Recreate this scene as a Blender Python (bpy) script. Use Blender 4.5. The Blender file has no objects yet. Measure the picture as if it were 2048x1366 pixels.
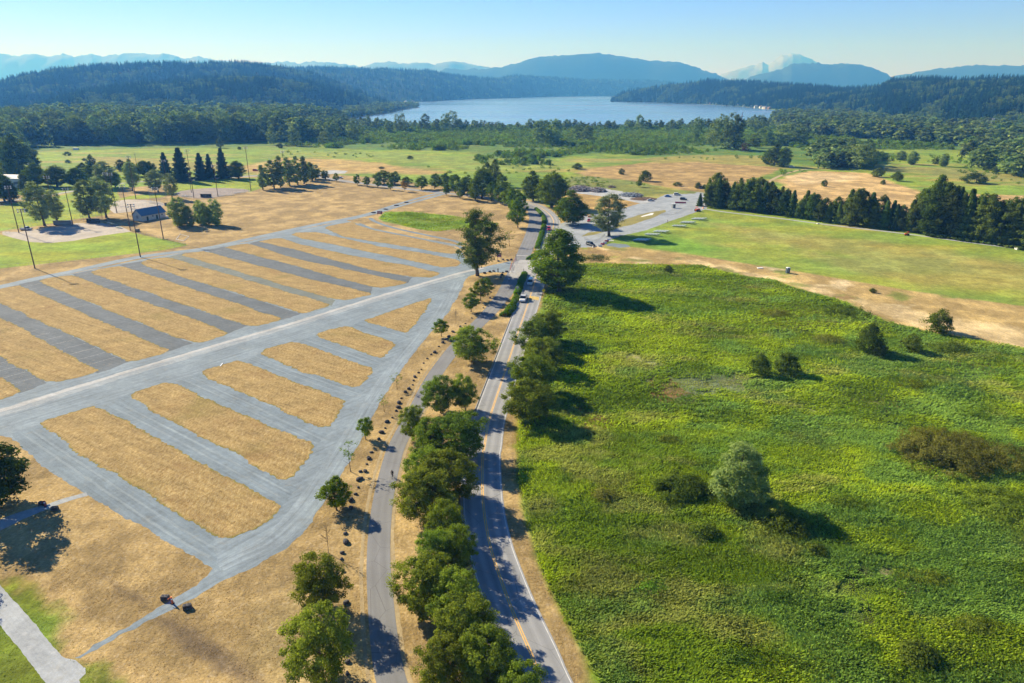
import bpy, math, random
import numpy as np
from mathutils import Vector, Matrix
from mathutils.geometry import delaunay_2d_cdt
R = math.radians
random.seed(5)
F = 1365.0; H = 68.0; YH = 178.0
P = math.atan((683-YH)/F); CP = math.cos(P); SP = math.sin(P)
W_, H_ = 2048, 1366
sc = bpy.context.scene
C = sc.collection

def G(x, y, z=0.0):
    """survey point: where the sight line through (x, y) of the 2048x1366 survey frame meets height z"""
    u = (x-1024)/F; v = (683-y)/F
    dy = CP+v*SP; dz = -SP+v*CP
    t = (z-H)/dz
    return (u*t, dy*t)
def HT(Y, ty):
    v = (683-ty)/F
    return (v*Y*CP-Y*SP)/(CP+v*SP)+H
def GP(pts): return np.array([G(*p) for p in pts])
def proj(X, Y, Z=0.0):
    zc = Y*CP+(H-Z)*SP
    return 1024+F*X/zc, 683-F*(Y*SP+(Z-H)*CP)/zc
def PM(Y): return F/(Y*CP+H*SP)          # pixels per metre at forward distance Y

HAZE = 1.65e-4; SKY = .072; SUN = 5.0; EXPO = .91
# ---------------------------------------------------------------- noise
def _h(ix, iy, s):
    n = (ix.astype(np.int64)*374761393+iy.astype(np.int64)*668265263+s*1442695041) & 0xFFFFFFFF
    n = ((n ^ (n >> 13))*1274126177) & 0xFFFFFFFF
    n = n ^ (n >> 16)
    return (n & 0xFFFF)/65535.0
def vn(x, y, s=0):
    x = np.asarray(x, float); y = np.asarray(y, float)
    ix = np.floor(x); iy = np.floor(y); fx = x-ix; fy = y-iy
    fx = fx*fx*(3-2*fx); fy = fy*fy*(3-2*fy)
    a = _h(ix, iy, s); b = _h(ix+1, iy, s); c = _h(ix, iy+1, s); d = _h(ix+1, iy+1, s)
    return (a*(1-fx)+b*fx)*(1-fy)+(c*(1-fx)+d*fx)*fy
def fbm(x, y, s=0, o=4):
    t = 0; a = .5; n = 0
    for i in range(o):
        t = t+a*vn(x, y, s+i*17); n += a; a *= .5; x = x*2.03+11.3; y = y*2.03+5.1
    return t/n
def sdf(px, py, poly):
    """signed distance, positive inside; only exact near the polygon's box"""
    out = np.full(px.shape, -50.0)
    lo = poly.min(0)-30; hi = poly.max(0)+30
    m = (px > lo[0]) & (px < hi[0]) & (py > lo[1]) & (py < hi[1])
    x = px[m]; y = py[m]
    d2 = np.full(x.shape, 1e18); ins = np.zeros(x.shape, bool)
    n = len(poly)
    for i in range(n):
        ax, ay = poly[i]; bx, by = poly[(i+1) % n]
        ex, ey = bx-ax, by-ay
        t = np.clip(((x-ax)*ex+(y-ay)*ey)/(ex*ex+ey*ey+1e-9), 0, 1)
        dx = x-ax-t*ex; dy = y-ay-t*ey
        d2 = np.minimum(d2, dx*dx+dy*dy)
        if ay != by:
            c = ((ay > y) != (by > y)) & (x < (bx-ax)*(y-ay)/(by-ay)+ax)
            ins ^= c
    out[m] = np.sqrt(d2)*np.where(ins, 1, -1)
    return out

# ---------------------------------------------------------------- materials
def mat(name):
    m = bpy.data.materials.new(name); m.use_nodes = True
    nt = m.node_tree; nt.nodes.clear()
    out = nt.nodes.new('ShaderNodeOutputMaterial')
    return m, nt, out
class N:
    def __init__(s, nt): s.nt = nt
    def n(s, t, **k):
        o = s.nt.nodes.new(t)
        for a, b in k.items(): setattr(o, a, b)
        return o
    def l(s, a, b): s.nt.links.new(a, b)
    def noise(s, scale, detail=4, rough=.55, vec=None, dist=0):
        o = s.n('ShaderNodeTexNoise'); o.inputs['Scale'].default_value = scale
        o.inputs['Detail'].default_value = detail; o.inputs['Roughness'].default_value = rough
        o.inputs['Distortion'].default_value = dist
        if vec is not None: s.l(vec, o.inputs['Vector'])
        return o.outputs['Fac']
    def ramp(s, fac, pts):
        o = s.n('ShaderNodeValToRGB'); e = o.color_ramp.elements
        while len(e) < len(pts): e.new(.5)
        for i, (p, c) in enumerate(pts):
            e[i].position = p; e[i].color = (c, c, c, 1) if isinstance(c, (int, float)) else (*c, 1)
        s.l(fac, o.inputs[0]); return o.outputs[0]
    def mix(s, a, b, fac, mode='MIX'):
        o = s.n('ShaderNodeMix', data_type='RGBA', blend_type=mode)
        for v, k in ((fac, 0), (a, 6), (b, 7)):
            if isinstance(v, (int, float)): o.inputs[k].default_value = v
            elif isinstance(v, tuple): o.inputs[k].default_value = (*v, 1)
            else: s.l(v, o.inputs[k])
        return o.outputs[2]
    def math(s, op, a, b=0.0, c=None):
        o = s.n('ShaderNodeMath', operation=op)
        for v, k in ((a, 0), (b, 1)) + (((c, 2),) if c is not None else ()):
            if isinstance(v, (int, float)): o.inputs[k].default_value = v
            else: s.l(v, o.inputs[k])
        return o.outputs[0]
    def map(s, vec, rot=0, scale=(1, 1, 1)):
        o = s.n('ShaderNodeMapping'); o.inputs['Rotation'].default_value[2] = rot
        o.inputs['Scale'].default_value = scale
        s.l(vec, o.inputs['Vector']); return o.outputs[0]
    def bump(s, h, st, dist=.1):
        o = s.n('ShaderNodeBump'); o.inputs['Strength'].default_value = st; o.inputs['Distance'].default_value = dist
        s.l(h, o.inputs['Height']); return o.outputs[0]
    def bsdf(s, out, col, rough=.9, metal=0, bump=None, spec=.3):
        o = s.n('ShaderNodeBsdfPrincipled')
        if isinstance(col, tuple): o.inputs['Base Color'].default_value = (*col, 1)
        else: s.l(col, o.inputs['Base Color'])
        if isinstance(rough, (int, float)): o.inputs['Roughness'].default_value = rough
        else: s.l(rough, o.inputs['Roughness'])
        o.inputs['Metallic'].default_value = metal; o.inputs['Specular IOR Level'].default_value = spec
        if bump is not None: s.l(bump, o.inputs['Normal'])
        s.l(o.outputs[0], out.inputs[0]); return o
def wpos(n): return n.n('ShaderNodeNewGeometry').outputs['Position']

def paint(name, col, rough=.5, metal=0, var=.15, sc_=3.0, spec=.4):
    m, nt, out = mat(name); n = N(nt)
    tc = n.n('ShaderNodeTexCoord').outputs['Object']
    f = n.noise(sc_, 5, .6, tc)
    k = n.ramp(f, [(.25, 1-var), (.75, 1+var)])
    n.bsdf(out, n.mix(tuple(col), k, 1.0, 'MULTIPLY'), rough, metal, n.bump(f, .1, .02), spec)
    return m

def m_ground():
    m, nt, out = mat('ground_mat'); n = N(nt)
    p = wpos(n)
    a = n.n('ShaderNodeAttribute', attribute_name='Col').outputs['Color']
    lush = n.n('ShaderNodeAttribute', attribute_name='lush').outputs['Fac']
    f1 = n.noise(2.2, 5, .72, p); f2 = n.noise(.35, 4, .6, p); f3 = n.noise(.05, 3, .5, p)
    pr = n.map(p, R(35), (1, .35, 1)); f4 = n.noise(1.1, 4, .7, pr)
    k1 = n.ramp(f1, [(.28, .66), (.5, 1.0), (.72, 1.34)])
    k2 = n.ramp(f2, [(.3, .82), (.7, 1.18)]); k3 = n.ramp(f3, [(.3, .9), (.7, 1.1)])
    k4 = n.ramp(f4, [(.3, .8), (.7, 1.2)])
    c = n.mix(a, k1, 1.0, 'MULTIPLY'); c = n.mix(c, k2, 1.0, 'MULTIPLY'); c = n.mix(c, k3, 1.0, 'MULTIPLY')
    c = n.mix(c, k4, 1.0, 'MULTIPLY')
    # dry tufts bleach towards straw in the dry zones
    st = n.ramp(n.noise(1.3, 6, .8, p, .6), [(.52, 0.0), (.68, .55)])
    st = n.math('MULTIPLY', st, n.math('SUBTRACT', 1.0, lush))
    hz = n.n('ShaderNodeHueSaturation'); hz.inputs['Saturation'].default_value = .62; hz.inputs['Value'].default_value = 1.4
    n.l(c, hz.inputs['Color'])
    c = n.mix(c, hz.outputs[0], st)
    b = n.bump(n.math('ADD', f1, n.math('MULTIPLY', f2, 1.5)), .65, .22)
    n.bsdf(out, c, .95, 0, b, .1)
    return m
def m_gravel(name, col, ang, streak=.12, vein=None, uv=False, dirt=None):
    m, nt, out = mat(name); n = N(nt)
    p = wpos(n)
    if uv: q = n.map(n.n('ShaderNodeUVMap').outputs[0], 0, (1.6, .05, 1))
    else: q = n.map(n.map(p, -ang), 0, (.05, 1.3, 1))
    fs = n.noise(1.0, 5, .65, q, .3); f1 = n.noise(5, 4, .8, p); f2 = n.noise(.12, 4, .6, p); f3 = n.noise(.9, 4, .7, p)
    c = n.mix(tuple(col), n.ramp(fs, [(.3, 1-streak), (.7, 1+streak)]), 1.0, 'MULTIPLY')
    c = n.mix(c, n.ramp(f1, [(.25, .82), (.75, 1.18)]), 1.0, 'MULTIPLY')
    c = n.mix(c, n.ramp(f2, [(.3, .80), (.7, 1.14)]), 1.0, 'MULTIPLY')
    c = n.mix(c, (.33, .29, .2), n.ramp(n.noise(.3, 6, .8, p, .8), [(.56, 0.0), (.78, .45)]))
    c = n.mix(c, n.ramp(f3, [(.3, .84), (.7, 1.14)]), 1.0, 'MULTIPLY')
    if vein:
        c = n.mix(c, tuple(vein), n.ramp(n.noise(.5, 6, .75, p, .5), [(.58, 0.0), (.74, .5)]))
    n.bsdf(out, c, .92, 0, n.bump(n.math('ADD', f1, fs), .35, .06), .2)
    return m
def m_island():
    m, nt, out = mat('dry_island_mat'); n = N(nt)
    p = wpos(n)
    q = n.map(p, R(20), (1, .4, 1)); qs = n.map(n.map(p, R(31)), 0, (.06, 1.1, 1)); fs = n.noise(1.0, 4, .7, qs, .4)
    f1 = n.noise(2.0, 6, .75, q); f2 = n.noise(.22, 4, .6, p); f3 = n.noise(.06, 3, .5, p); f4 = n.noise(4.5, 3, .7, p)
    c = n.ramp(f1, [(.25, (.17, .105, .03)), (.45, (.335, .23, .09)), (.6, (.45, .33, .145)), (.75, (.66, .52, .27))])
    c = n.mix(c, n.ramp(f2, [(.3, .8), (.7, 1.2)]), 1.0, 'MULTIPLY')
    c = n.mix(c, n.ramp(f4, [(.25, .75), (.75, 1.25)]), 1.0, 'MULTIPLY')
    c = n.mix(c, n.ramp(fs, [(.3, .78), (.7, 1.2)]), 1.0, 'MULTIPLY')
    c = n.mix(c, (.23, .13, .05), n.ramp(n.noise(.11, 5, .7, p, .6), [(.54, 0.0), (.72, .55)]))
    c = n.mix(c, (.2, .17, .045), n.ramp(f3, [(.58, 0.0), (.72, .45)]))
    e = n.n('ShaderNodeAttribute', attribute_name='edge').outputs['Fac']
    c = n.mix(c, (.16, .17, .03), n.math('MULTIPLY', e, n.ramp(n.noise(.5, 3, .6, p), [(.4, .1), (.6, .9)])))
    n.bsdf(out, c, .95, 0, n.bump(n.math('ADD', f1, f4), .6, .18), .1)
    return m
def m_asphalt(name, col, lane=3.4, wear=.18):
    m, nt, out = mat(name); n = N(nt)
    p = wpos(n); uvn = n.n('ShaderNodeUVMap').outputs[0]
    sx = n.n('ShaderNodeSeparateXYZ'); n.l(uvn, sx.inputs[0])
    w = n.math('COSINE', n.math('MULTIPLY', sx.outputs[0], 4*math.pi/lane))
    wv = n.math('MULTIPLY', n.math('ADD', n.math('MULTIPLY', w, .5), .5), n.noise(.3, 3, .5, n.map(uvn, 0, (1, .06, 1))))
    q = n.map(uvn, 0, (1.0, .04, 1)); fs = n.noise(1.2, 5, .6, q); f1 = n.noise(6, 4, .8, p); f2 = n.noise(.1, 4, .6, p)
    c = n.mix(tuple(col), n.ramp(wv, [(0, 1-wear*.6), (.6, 1+wear)]), 1.0, 'MULTIPLY')
    c = n.mix(c, n.ramp(fs, [(.3, .9), (.7, 1.1)]), 1.0, 'MULTIPLY')
    c = n.mix(c, n.ramp(f1, [(.25, .88), (.75, 1.12)]), 1.0, 'MULTIPLY')
    c = n.mix(c, n.ramp(f2, [(.3, .9), (.7, 1.1)]), 1.0, 'MULTIPLY')
    cr = n.n('ShaderNodeTexVoronoi', feature='DISTANCE_TO_EDGE'); cr.inputs['Scale'].default_value = .16
    n.l(n.mix(p, n.n('ShaderNodeTexNoise').outputs[1], .05), cr.inputs['Vector'])
    c = n.mix(c, (.03, .03, .03), n.ramp(cr.outputs[0], [(0, .45), (.006, 0.0)]))
    n.bsdf(out, c, .85, 0, n.bump(f1, .2, .02), .3)
    return m
def m_leaf(name, c1, c2, var=.35, trans=.3, hue=.012):
    m, nt, out = mat(name); n = N(nt)
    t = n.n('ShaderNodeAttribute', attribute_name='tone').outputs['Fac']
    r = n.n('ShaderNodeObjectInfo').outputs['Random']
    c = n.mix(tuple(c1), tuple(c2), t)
    hs = n.n('ShaderNodeHueSaturation'); n.l(c, hs.inputs['Color'])
    n.l(n.math('MULTIPLY_ADD', r, hue*2, .5-hue), hs.inputs['Hue'])
    r2 = n.math('FRACT', n.math('MULTIPLY', r, 7.31))
    n.l(n.math('MULTIPLY_ADD', r2, var*2, 1-var), hs.inputs['Value'])
    c = hs.outputs[0]
    d = n.n('ShaderNodeBsdfDiffuse'); tr = n.n('ShaderNodeBsdfTranslucent')
    n.l(c, d.inputs[0]); n.l(n.mix(c, (1.25, 1.2, .5), 1.0, 'MULTIPLY'), tr.inputs[0])
    ms = n.n('ShaderNodeMixShader'); ms.inputs[0].default_value = trans
    n.l(d.outputs[0], ms.inputs[1]); n.l(tr.outputs[0], ms.inputs[2])
    n.l(ms.outputs[0], out.inputs[0])
    return m
def m_attr(name, attr='Col', rough=.9, s1=1.5):
    m, nt, out = mat(name); n = N(nt)
    a = n.n('ShaderNodeAttribute', attribute_name=attr).outputs['Color']
    d = n.n('ShaderNodeBsdfDiffuse'); tr = n.n('ShaderNodeBsdfTranslucent')
    n.l(a, d.inputs[0]); n.l(a, tr.inputs[0])
    ms = n.n('ShaderNodeMixShader'); ms.inputs[0].default_value = .5
    n.l(d.outputs[0], ms.inputs[1]); n.l(tr.outputs[0], ms.inputs[2]); n.l(ms.outputs[0], out.inputs[0])
    return m
def m_hill(name, c1, c2, s=.02, snow=None, rock=None):
    m, nt, out = mat(name); n = N(nt)
    p = wpos(n); f = n.noise(s, 6, .65, p)
    c = n.ramp(f, [(.3, c1), (.7, c2)])
    if snow:
        z = n.n('ShaderNodeSeparateXYZ'); n.l(p, z.inputs[0])
        k = n.math('ADD', z.outputs[2], n.math('MULTIPLY', n.noise(s*.6, 6, .8, p), 420))
        k = n.ramp(n.math('DIVIDE', k, 2000), [(snow-.02, 0.0), (snow+.03, 1.0)])
        c = n.mix(c, (.24, .29, .35), k)
    n.bsdf(out, c, 1.0, 0, n.bump(f, .5, 8), .05)
    return m
def m_water():
    m, nt, out = mat('lake_water'); n = N(nt)
    p = wpos(n)
    q = n.map(p, R(8), (.25, 1, 1))
    f = n.math('ADD', n.noise(.25, 4, .6, p), n.math('MULTIPLY', n.noise(.012, 3, .5, q), 1.2))
    rg = n.ramp(n.noise(.0025, 4, .6, n.map(p, 0, (.3, 1, 1))), [(.35, .16), (.65, .28)])
    nb = n.bump(f, .03, .1); pb = n.bsdf(out, (.012, .035, .06), rg, 0, nb, 1.0)
    g = n.n('ShaderNodeBsdfGlossy'); g.inputs['Color'].default_value = (.93, .96, 1, 1); n.l(rg, g.inputs['Roughness']); n.l(nb, g.inputs['Normal'])
    ms = n.n('ShaderNodeMixShader'); ms.inputs[0].default_value = .75; n.l(pb.outputs[0], ms.inputs[1]); n.l(g.outputs[0], ms.inputs[2]); n.l(ms.outputs[0], out.inputs[0])
    return m

M = {}
def PT(k, *a, **b):
    if k not in M: M[k] = paint(k, *a, **b)
    return M[k]

# ---------------------------------------------------------------- mesh building
def npmesh(name, v, f, mats, attrs=(), smooth=False, uv=None):
    me = bpy.data.meshes.new(name)
    v = np.asarray(v, np.float32); f = np.asarray(f, np.int32)
    k = f.shape[1]
    me.vertices.add(len(v)); me.vertices.foreach_set('co', v.ravel())
    me.loops.add(f.size); me.loops.foreach_set('vertex_index', f.ravel())
    me.polygons.add(len(f)); me.polygons.foreach_set('loop_start', np.arange(0, f.size, k, dtype=np.int32))
    if smooth: me.polygons.foreach_set('use_smooth', np.ones(len(f), bool))
    for nm, dom, ty, arr in attrs:
        a = me.attributes.new(nm, ty, dom)
        a.data.foreach_set('color' if 'COLOR' in ty else 'value', np.asarray(arr, np.float32).ravel())
    if uv is not None:
        l = me.uv_layers.new(name='UVMap'); l.data.foreach_set('uv', np.asarray(uv, np.float32)[f.ravel()].ravel())
    for m in (mats if isinstance(mats, (list, tuple)) else [mats]): me.materials.append(m)
    me.update(calc_edges=True); me.validate()
    return me
class MB:
    def __init__(s): s.v = []; s.f = []; s.m = []
    def add(s, vs, fs, m=0):
        b = len(s.v); s.v += [tuple(v) for v in vs]
        for f in fs: s.f.append([b+i for i in f]); s.m.append(m)
        return s
    def box(s, c, d, rz=0, m=0, top=1.0, topy=None, rx=0, shift=(0, 0)):
        topy = top if topy is None else topy
        q = Matrix.Rotation(rz, 3, 'Z') @ Matrix.Rotation(rx, 3, 'X'); vs = []
        for k in (-1, 1):
            for (i, j) in ((-1, -1), (1, -1), (1, 1), (-1, 1)):
                tx = top if k > 0 else 1; ty = topy if k > 0 else 1
                vs.append(q @ Vector((i*d[0]/2*tx+(shift[0] if k > 0 else 0), j*d[1]/2*ty+(shift[1] if k > 0 else 0), k*d[2]/2))+Vector(c))
        return s.add(vs, [(0, 3, 2, 1), (4, 5, 6, 7), (0, 1, 5, 4), (1, 2, 6, 5), (2, 3, 7, 6), (3, 0, 4, 7)], m)
    def tube(s, pts, rs, n=8, m=0, cap=True):
        pts = [Vector(p) for p in pts]
        if isinstance(rs, (int, float)): rs = [rs]*len(pts)
        vs = []; fs = []
        for i, p in enumerate(pts):
            d = (pts[min(i+1, len(pts)-1)]-pts[max(i-1, 0)]).normalized()
            a = d.orthogonal().normalized() if i == 0 else (a-d*a.dot(d)).normalized()
            b = d.cross(a)
            for k in range(n):
                t = 2*math.pi*k/n; vs.append(p+(a*math.cos(t)+b*math.sin(t))*rs[i])
        for i in range(len(pts)-1):
            for k in range(n): fs.append((i*n+k, i*n+(k+1) % n, (i+1)*n+(k+1) % n, (i+1)*n+k))
        if cap: fs += [tuple(range(n))[::-1], tuple((len(pts)-1)*n+k for k in range(n))]
        return s.add(vs, fs, m)
    def loft(s, rings, m=0, cap=True):
        n = len(rings[0]); vs = [p for r in rings for p in r]; fs = []
        for i in range(len(rings)-1):
            for k in range(n): fs.append((i*n+k, i*n+(k+1) % n, (i+1)*n+(k+1) % n, (i+1)*n+k))
        if cap: fs += [tuple(range(n))[::-1], tuple((len(rings)-1)*n+k for k in range(n))]
        return s.add(vs, fs, m)
    def mesh(s, name, mats, smooth=False, bevel=0):
        me = bpy.data.meshes.new(name); me.from_pydata(s.v, [], s.f)
        for m in (mats if isinstance(mats, (list, tuple)) else [mats]): me.materials.append(m)
        me.polygons.foreach_set('material_index', s.m)
        if smooth: me.polygons.foreach_set('use_smooth', [True]*len(s.f))
        me.update(); return me
    def build(s, name, mats, parent=None, smooth=False, loc=None, rz=0, bevel=0):
        o = link(name, s.mesh(name, mats, smooth), parent)
        if loc: o.location = loc
        o.rotation_euler.z = rz
        if bevel:
            b = o.modifiers.new('bevel', 'BEVEL'); b.width = bevel; b.segments = 2; b.limit_method = 'ANGLE'
        return o
def link(name, me, parent=None):
    o = bpy.data.objects.new(name, me); C.objects.link(o)
    if parent: o.parent = parent
    return o
def tag(o, label, cat, group=None, kind=None):
    if label: o['label'] = label
    if cat: o['category'] = cat
    if group: o['group'] = group
    if kind: o['kind'] = kind
    return o
def struct(name, me, kind='structure', label=None, cat=None):
    o = link(name, me); o['kind'] = kind
    o['label'] = label or name.replace('_', ' '); o['category'] = cat or name.split('_')[-1]
    return o
def thing(name, label, cat, loc=(0, 0, 0), rz=0, group=None, s=None):
    o = bpy.data.objects.new(name, None); C.objects.link(o); o.empty_display_size = .5
    o.location = loc; o.rotation_euler.z = rz
    if s: o.scale = s
    return tag(o, label, cat, group)
def dup(o, parent=None, label=None, loc=None, rz=None, s=None, group=None):
    c = o.copy(); C.objects.link(c)
    if parent: c.parent = parent
    for ch in list(o.children): dup(ch, c)
    if label: c['label'] = label
    if group: c['group'] = group
    if loc is not None: c.location = loc
    if rz is not None: c.rotation_euler.z = rz
    if s is not None: c.scale = s
    return c

# ---------------------------------------------------------------- flat sheets and strips
def cr(pts, step):
    pts = np.asarray(pts, float); out = []
    for i in range(len(pts)-1):
        p0 = pts[max(i-1, 0)]; p1 = pts[i]; p2 = pts[i+1]; p3 = pts[min(i+2, len(pts)-1)]
        n = max(1, int(np.hypot(*(p2-p1)[:2])/step))
        for k in range(n):
            t = k/n
            out.append(.5*((2*p1)+(-p0+p2)*t+(2*p0-5*p1+4*p2-p3)*t*t+(-p0+3*p1-3*p2+p3)*t**3))
    out.append(pts[-1]); return np.array(out)
def sheet(name, pts, z, m, jag=.25, step=.6, label=None, cat=None, px=True, edge=False, rnd=.0, kind='structure'):
    g = GP(pts) if px else np.asarray(pts, float)
    n = len(g); out = []
    cen = g.mean(0)
    for i in range(n):
        a = g[i]; b = g[(i+1) % n]; L = np.hypot(*(b-a)); k = max(1, int(L/step))
        for j in range(k): out.append(a+(b-a)*j/k)
    out = np.array(out)
    for _ in range(int(rnd)):
        out = .25*np.roll(out, 1, 0)+.5*out+.25*np.roll(out, -1, 0)
    if jag:
        d = np.roll(out, -1, 0)-np.roll(out, 1, 0); d /= (np.hypot(d[:, 0], d[:, 1])[:, None]+1e-9)
        nn = np.stack([-d[:, 1], d[:, 0]], 1)
        o = (fbm(out[:, 0]*.9+z*99, out[:, 1]*.9, 3, 3)-.5)*2.4*jag+(vn(out[:, 0]*.15, out[:, 1]*.15, 9)-.5)*jag*2.2+(vn(out[:, 0]*2.7, out[:, 1]*2.7, 19)-.5)*jag*.8
        out = out+nn*o[:, None]
    k = len(out); vv = [tuple(q) for q in out]; ee = [(i, (i+1) % k) for i in range(k)]
    if edge:   # an inner ring marks off a fringe of greener grass along the rim
        d = np.roll(out, -1, 0)-np.roll(out, 1, 0); d /= (np.hypot(d[:, 0], d[:, 1])[:, None]+1e-9)
        area = .5*np.sum(out[:, 0]*np.roll(out[:, 1], -1)-np.roll(out[:, 0], -1)*out[:, 1])
        sm = out.copy(); sn = np.stack([-d[:, 1], d[:, 0]], 1)*(1 if area > 0 else -1)
        for _ in range(6): sm = .25*np.roll(sm, 1, 0)+.5*sm+.25*np.roll(sm, -1, 0); sn = .25*np.roll(sn, 1, 0)+.5*sn+.25*np.roll(sn, -1, 0)
        inn = (sm+sn*.6)[::2]; inn = inn[sdf(inn[:, 0], inn[:, 1], out) > .3]; vv += [tuple(q) for q in inn]
    ov, oe, of, mv, me_, mf = delaunay_2d_cdt([Vector(q) for q in vv], ee, [], 1, 1e-4)
    me = bpy.data.meshes.new(name)
    tri = []
    for f in of:
        a, b, c = (ov[q] for q in f[:3])
        tri.append(f if (b-a).cross(c-a) > 0 else f[::-1])
    me.from_pydata([(q.x, q.y, z) for q in ov], [], tri)
    if edge:
        a = me.attributes.new('edge', 'FLOAT', 'POINT'); a.data.foreach_set('value', [0.0 if (m_ and min(m_) >= k) else 1.0 for m_ in mv])
    me.materials.append(m); me.update()
    o = link(name, me); tag(o, label or name.replace('_', ' '), cat or name.split('_')[-1], None, kind)
    return o
def strip(name, pts, w, z, m, step=1.2, off=0.0, jag=0.0, label=None, px=True, kind='structure', smooth=True, dash=None):
    """ribbon along pts; w: width or list of widths; off: sideways offset (right +)"""
    g = GP(pts) if px else np.asarray(pts, float)
    ww = np.full(len(g), w) if isinstance(w, (int, float)) else np.asarray(w, float)
    oo = np.full(len(g), off) if isinstance(off, (int, float)) else np.asarray(off, float)
    c = cr(np.column_stack([g, ww, oo]), step) if smooth else np.column_stack([g, ww, oo])
    d = np.gradient(c[:, :2], axis=0); d /= np.hypot(d[:, 0], d[:, 1])[:, None]+1e-9
    nr = np.stack([d[:, 1], -d[:, 0]], 1)
    s = np.concatenate([[0], np.cumsum(np.hypot(*np.diff(c[:, :2], axis=0).T))])
    l = c[:, 3]-c[:, 2]/2; r = c[:, 3]+c[:, 2]/2
    if jag:
        l = l+(fbm(s*.8, s*0+3, 5, 3)-.5)*2*jag; r = r+(fbm(s*.8, s*0+9, 7, 3)-.5)*2*jag
    cols = 2
    A = c[:, :2]+nr*l[:, None]; B = c[:, :2]+nr*r[:, None]; n = len(c)
    v = np.concatenate([np.column_stack([A, np.full(n, z)]), np.column_stack([B, np.full(n, z)])])
    uv = np.concatenate([np.column_stack([l, s]), np.column_stack([r, s])])
    i = np.arange(n-1)
    f = np.column_stack([i, i+n, i+n+1, i+1])
    if dash: f = f[((s[:-1] % (dash[0]+dash[1])) < dash[0])]
    me = npmesh(name, v, f[:, ::1], m, uv=uv)
    if sum(p_.normal.z for p_ in me.polygons) < 0: me.flip_normals()
    o = link(name, me); tag(o, label or name.replace('_', ' '), name.split('_')[-1], None, kind)
    return o, c[:, :2], nr

# ================================================================ GROUND
zones = []   # (poly ground coords, colour, softness m, lushness, height bump m)
def zone(pts, col, soft=3, lush=0, bumpz=0, wob=4): zones.append((GP(pts), col, soft, lush, bumpz, wob))
DRY = (.365, .258, .108); STRAW = (.60, .44, .22); MEADOW = (.125, .175, .02); LAWN = (.25, .36, .03); DARKG = (.045, .085, .018)
# scrub behind the fields
zone([(-300, 300), (80, 292), (560, 282), (640, 262), (700, 250), (1300, 250), (1560, 240), (2400, 236), (2400, 330), (2048, 318), (1900, 300), (1740, 300), (1640, 335), (1540, 318), (1400, 312), (1290, 314), (1230, 305), (1100, 318), (1000, 318), (930, 305), (820, 300), (700, 300), (640, 290), (560, 292), (80, 302), (-300, 312)], (.12, .2, .035), 8, .9, .6, 12)
zone([(470, 335), (560, 316), (680, 318), (760, 325), (810, 336), (900, 344), (860, 350), (740, 346), (640, 350), (500, 349)], (.43, .30, .10), 8, .2, 0, 10)
zone([(560, 300), (800, 305), (1000, 318), (1180, 325), (1180, 335), (1000, 345), (860, 330), (740, 318), (560, 312)], (.24, .30, .05), 8, .4, 0, 10)
zone([(180, 312), (300, 318), (480, 330), (480, 345), (300, 338), (180, 330)], (.30, .27, .06), 8, .2, 0, 10)
# west side dry land with the parking lot in it
zone([(-1600, 1500), (-1500, 520), (-300, 405), (-100, 392), (120, 388), (340, 368), (440, 360), (505, 351), (640, 347), (760, 356), (890, 374), (1010, 388), (1085, 405), (1130, 440), (1110, 480), (1100, 540), (1092, 600), (1066, 640), (1045, 720), (1030, 800), (1034, 900), (1045, 1010), (1080, 1131), (1131, 1241), (1200, 1354), (1240, 1420), (1400, 1700), (-1600, 1700)], DRY, 1.0, 0, 0, .6)
zone([(1120, 380), (1240, 392), (1290, 404), (1240, 425), (1180, 440), (1170, 500), (1130, 520), (1100, 470), (1100, 420)], (.42, .28, .09), 2)
# east side dry strip
zone([(1110, 520), (1130, 500), (1225, 488), (1366, 505), (1457, 520), (1615, 545), (1822, 580), (2047, 611), (2600, 690), (2600, 800), (2048, 702), (1855, 667), (1760, 640), (1669, 600), (1553, 563), (1407, 533), (1200, 530)], (.43, .305, .115), 2.5, 0, 0, 6)
zone([(1310, 515), (1400, 518), (1500, 545), (1640, 575), (1760, 605), (2048, 655), (2048, 690), (1855, 655), (1720, 615), (1600, 572), (1470, 545), (1380, 528)], (.56, .42, .205), 3, 0, 0, 9)
rz_ = random.Random(9)
for k in range(26):
    x_ = rz_.uniform(1180, 2060); t_ = float(np.interp(x_, [1180, 1366, 1615, 1822, 2047], [503, 516, 560, 610, 655])); w_ = rz_.uniform(14, 50); h_ = rz_.uniform(3, 12); t_ += rz_.uniform(-14, 18)
    zone([(x_-w_, t_-h_*.4), (x_, t_-h_), (x_+w_, t_+h_*.3), (x_+w_*.3, t_+h_)], [(.25, .24, .07), (.33, .22, .09), (.62, .49, .27), (.21, .23, .05)][k % 4], 2, .2, 0, 7)
# the sports lawn
zone([(1215, 477), (1240, 470), (1300, 452), (1395, 424), (1500, 434), (1640, 450), (1822, 472), (2047, 503), (2600, 585), (2600, 685), (2047, 612), (1822, 581), (1615, 546), (1457, 521), (1366, 505), (1225, 489)], (.235, .30, .045), 1.2, .55, 0, 1)
for q, c in (([(1440, 450), (1700, 478), (1900, 500), (2100, 540), (2100, 600), (1900, 560), (1700, 510), (1500, 478)], (.30, .29, .07)), ([(1600, 500), (1800, 530), (1960, 570), (1850, 575), (1680, 535)], (.29, .29, .07)), ([(1380, 480), (1480, 490), (1460, 505), (1340, 495)], (.29, .30, .065)), ([(1240, 485), (1330, 470), (1460, 500), (1400, 508)], (.17, .30, .03)), ([(1830, 500), (2060, 530), (2060, 560), (1920, 545)], (.30, .29, .075))):
    zone(q, c, 9, .4, 0, 12)
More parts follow.
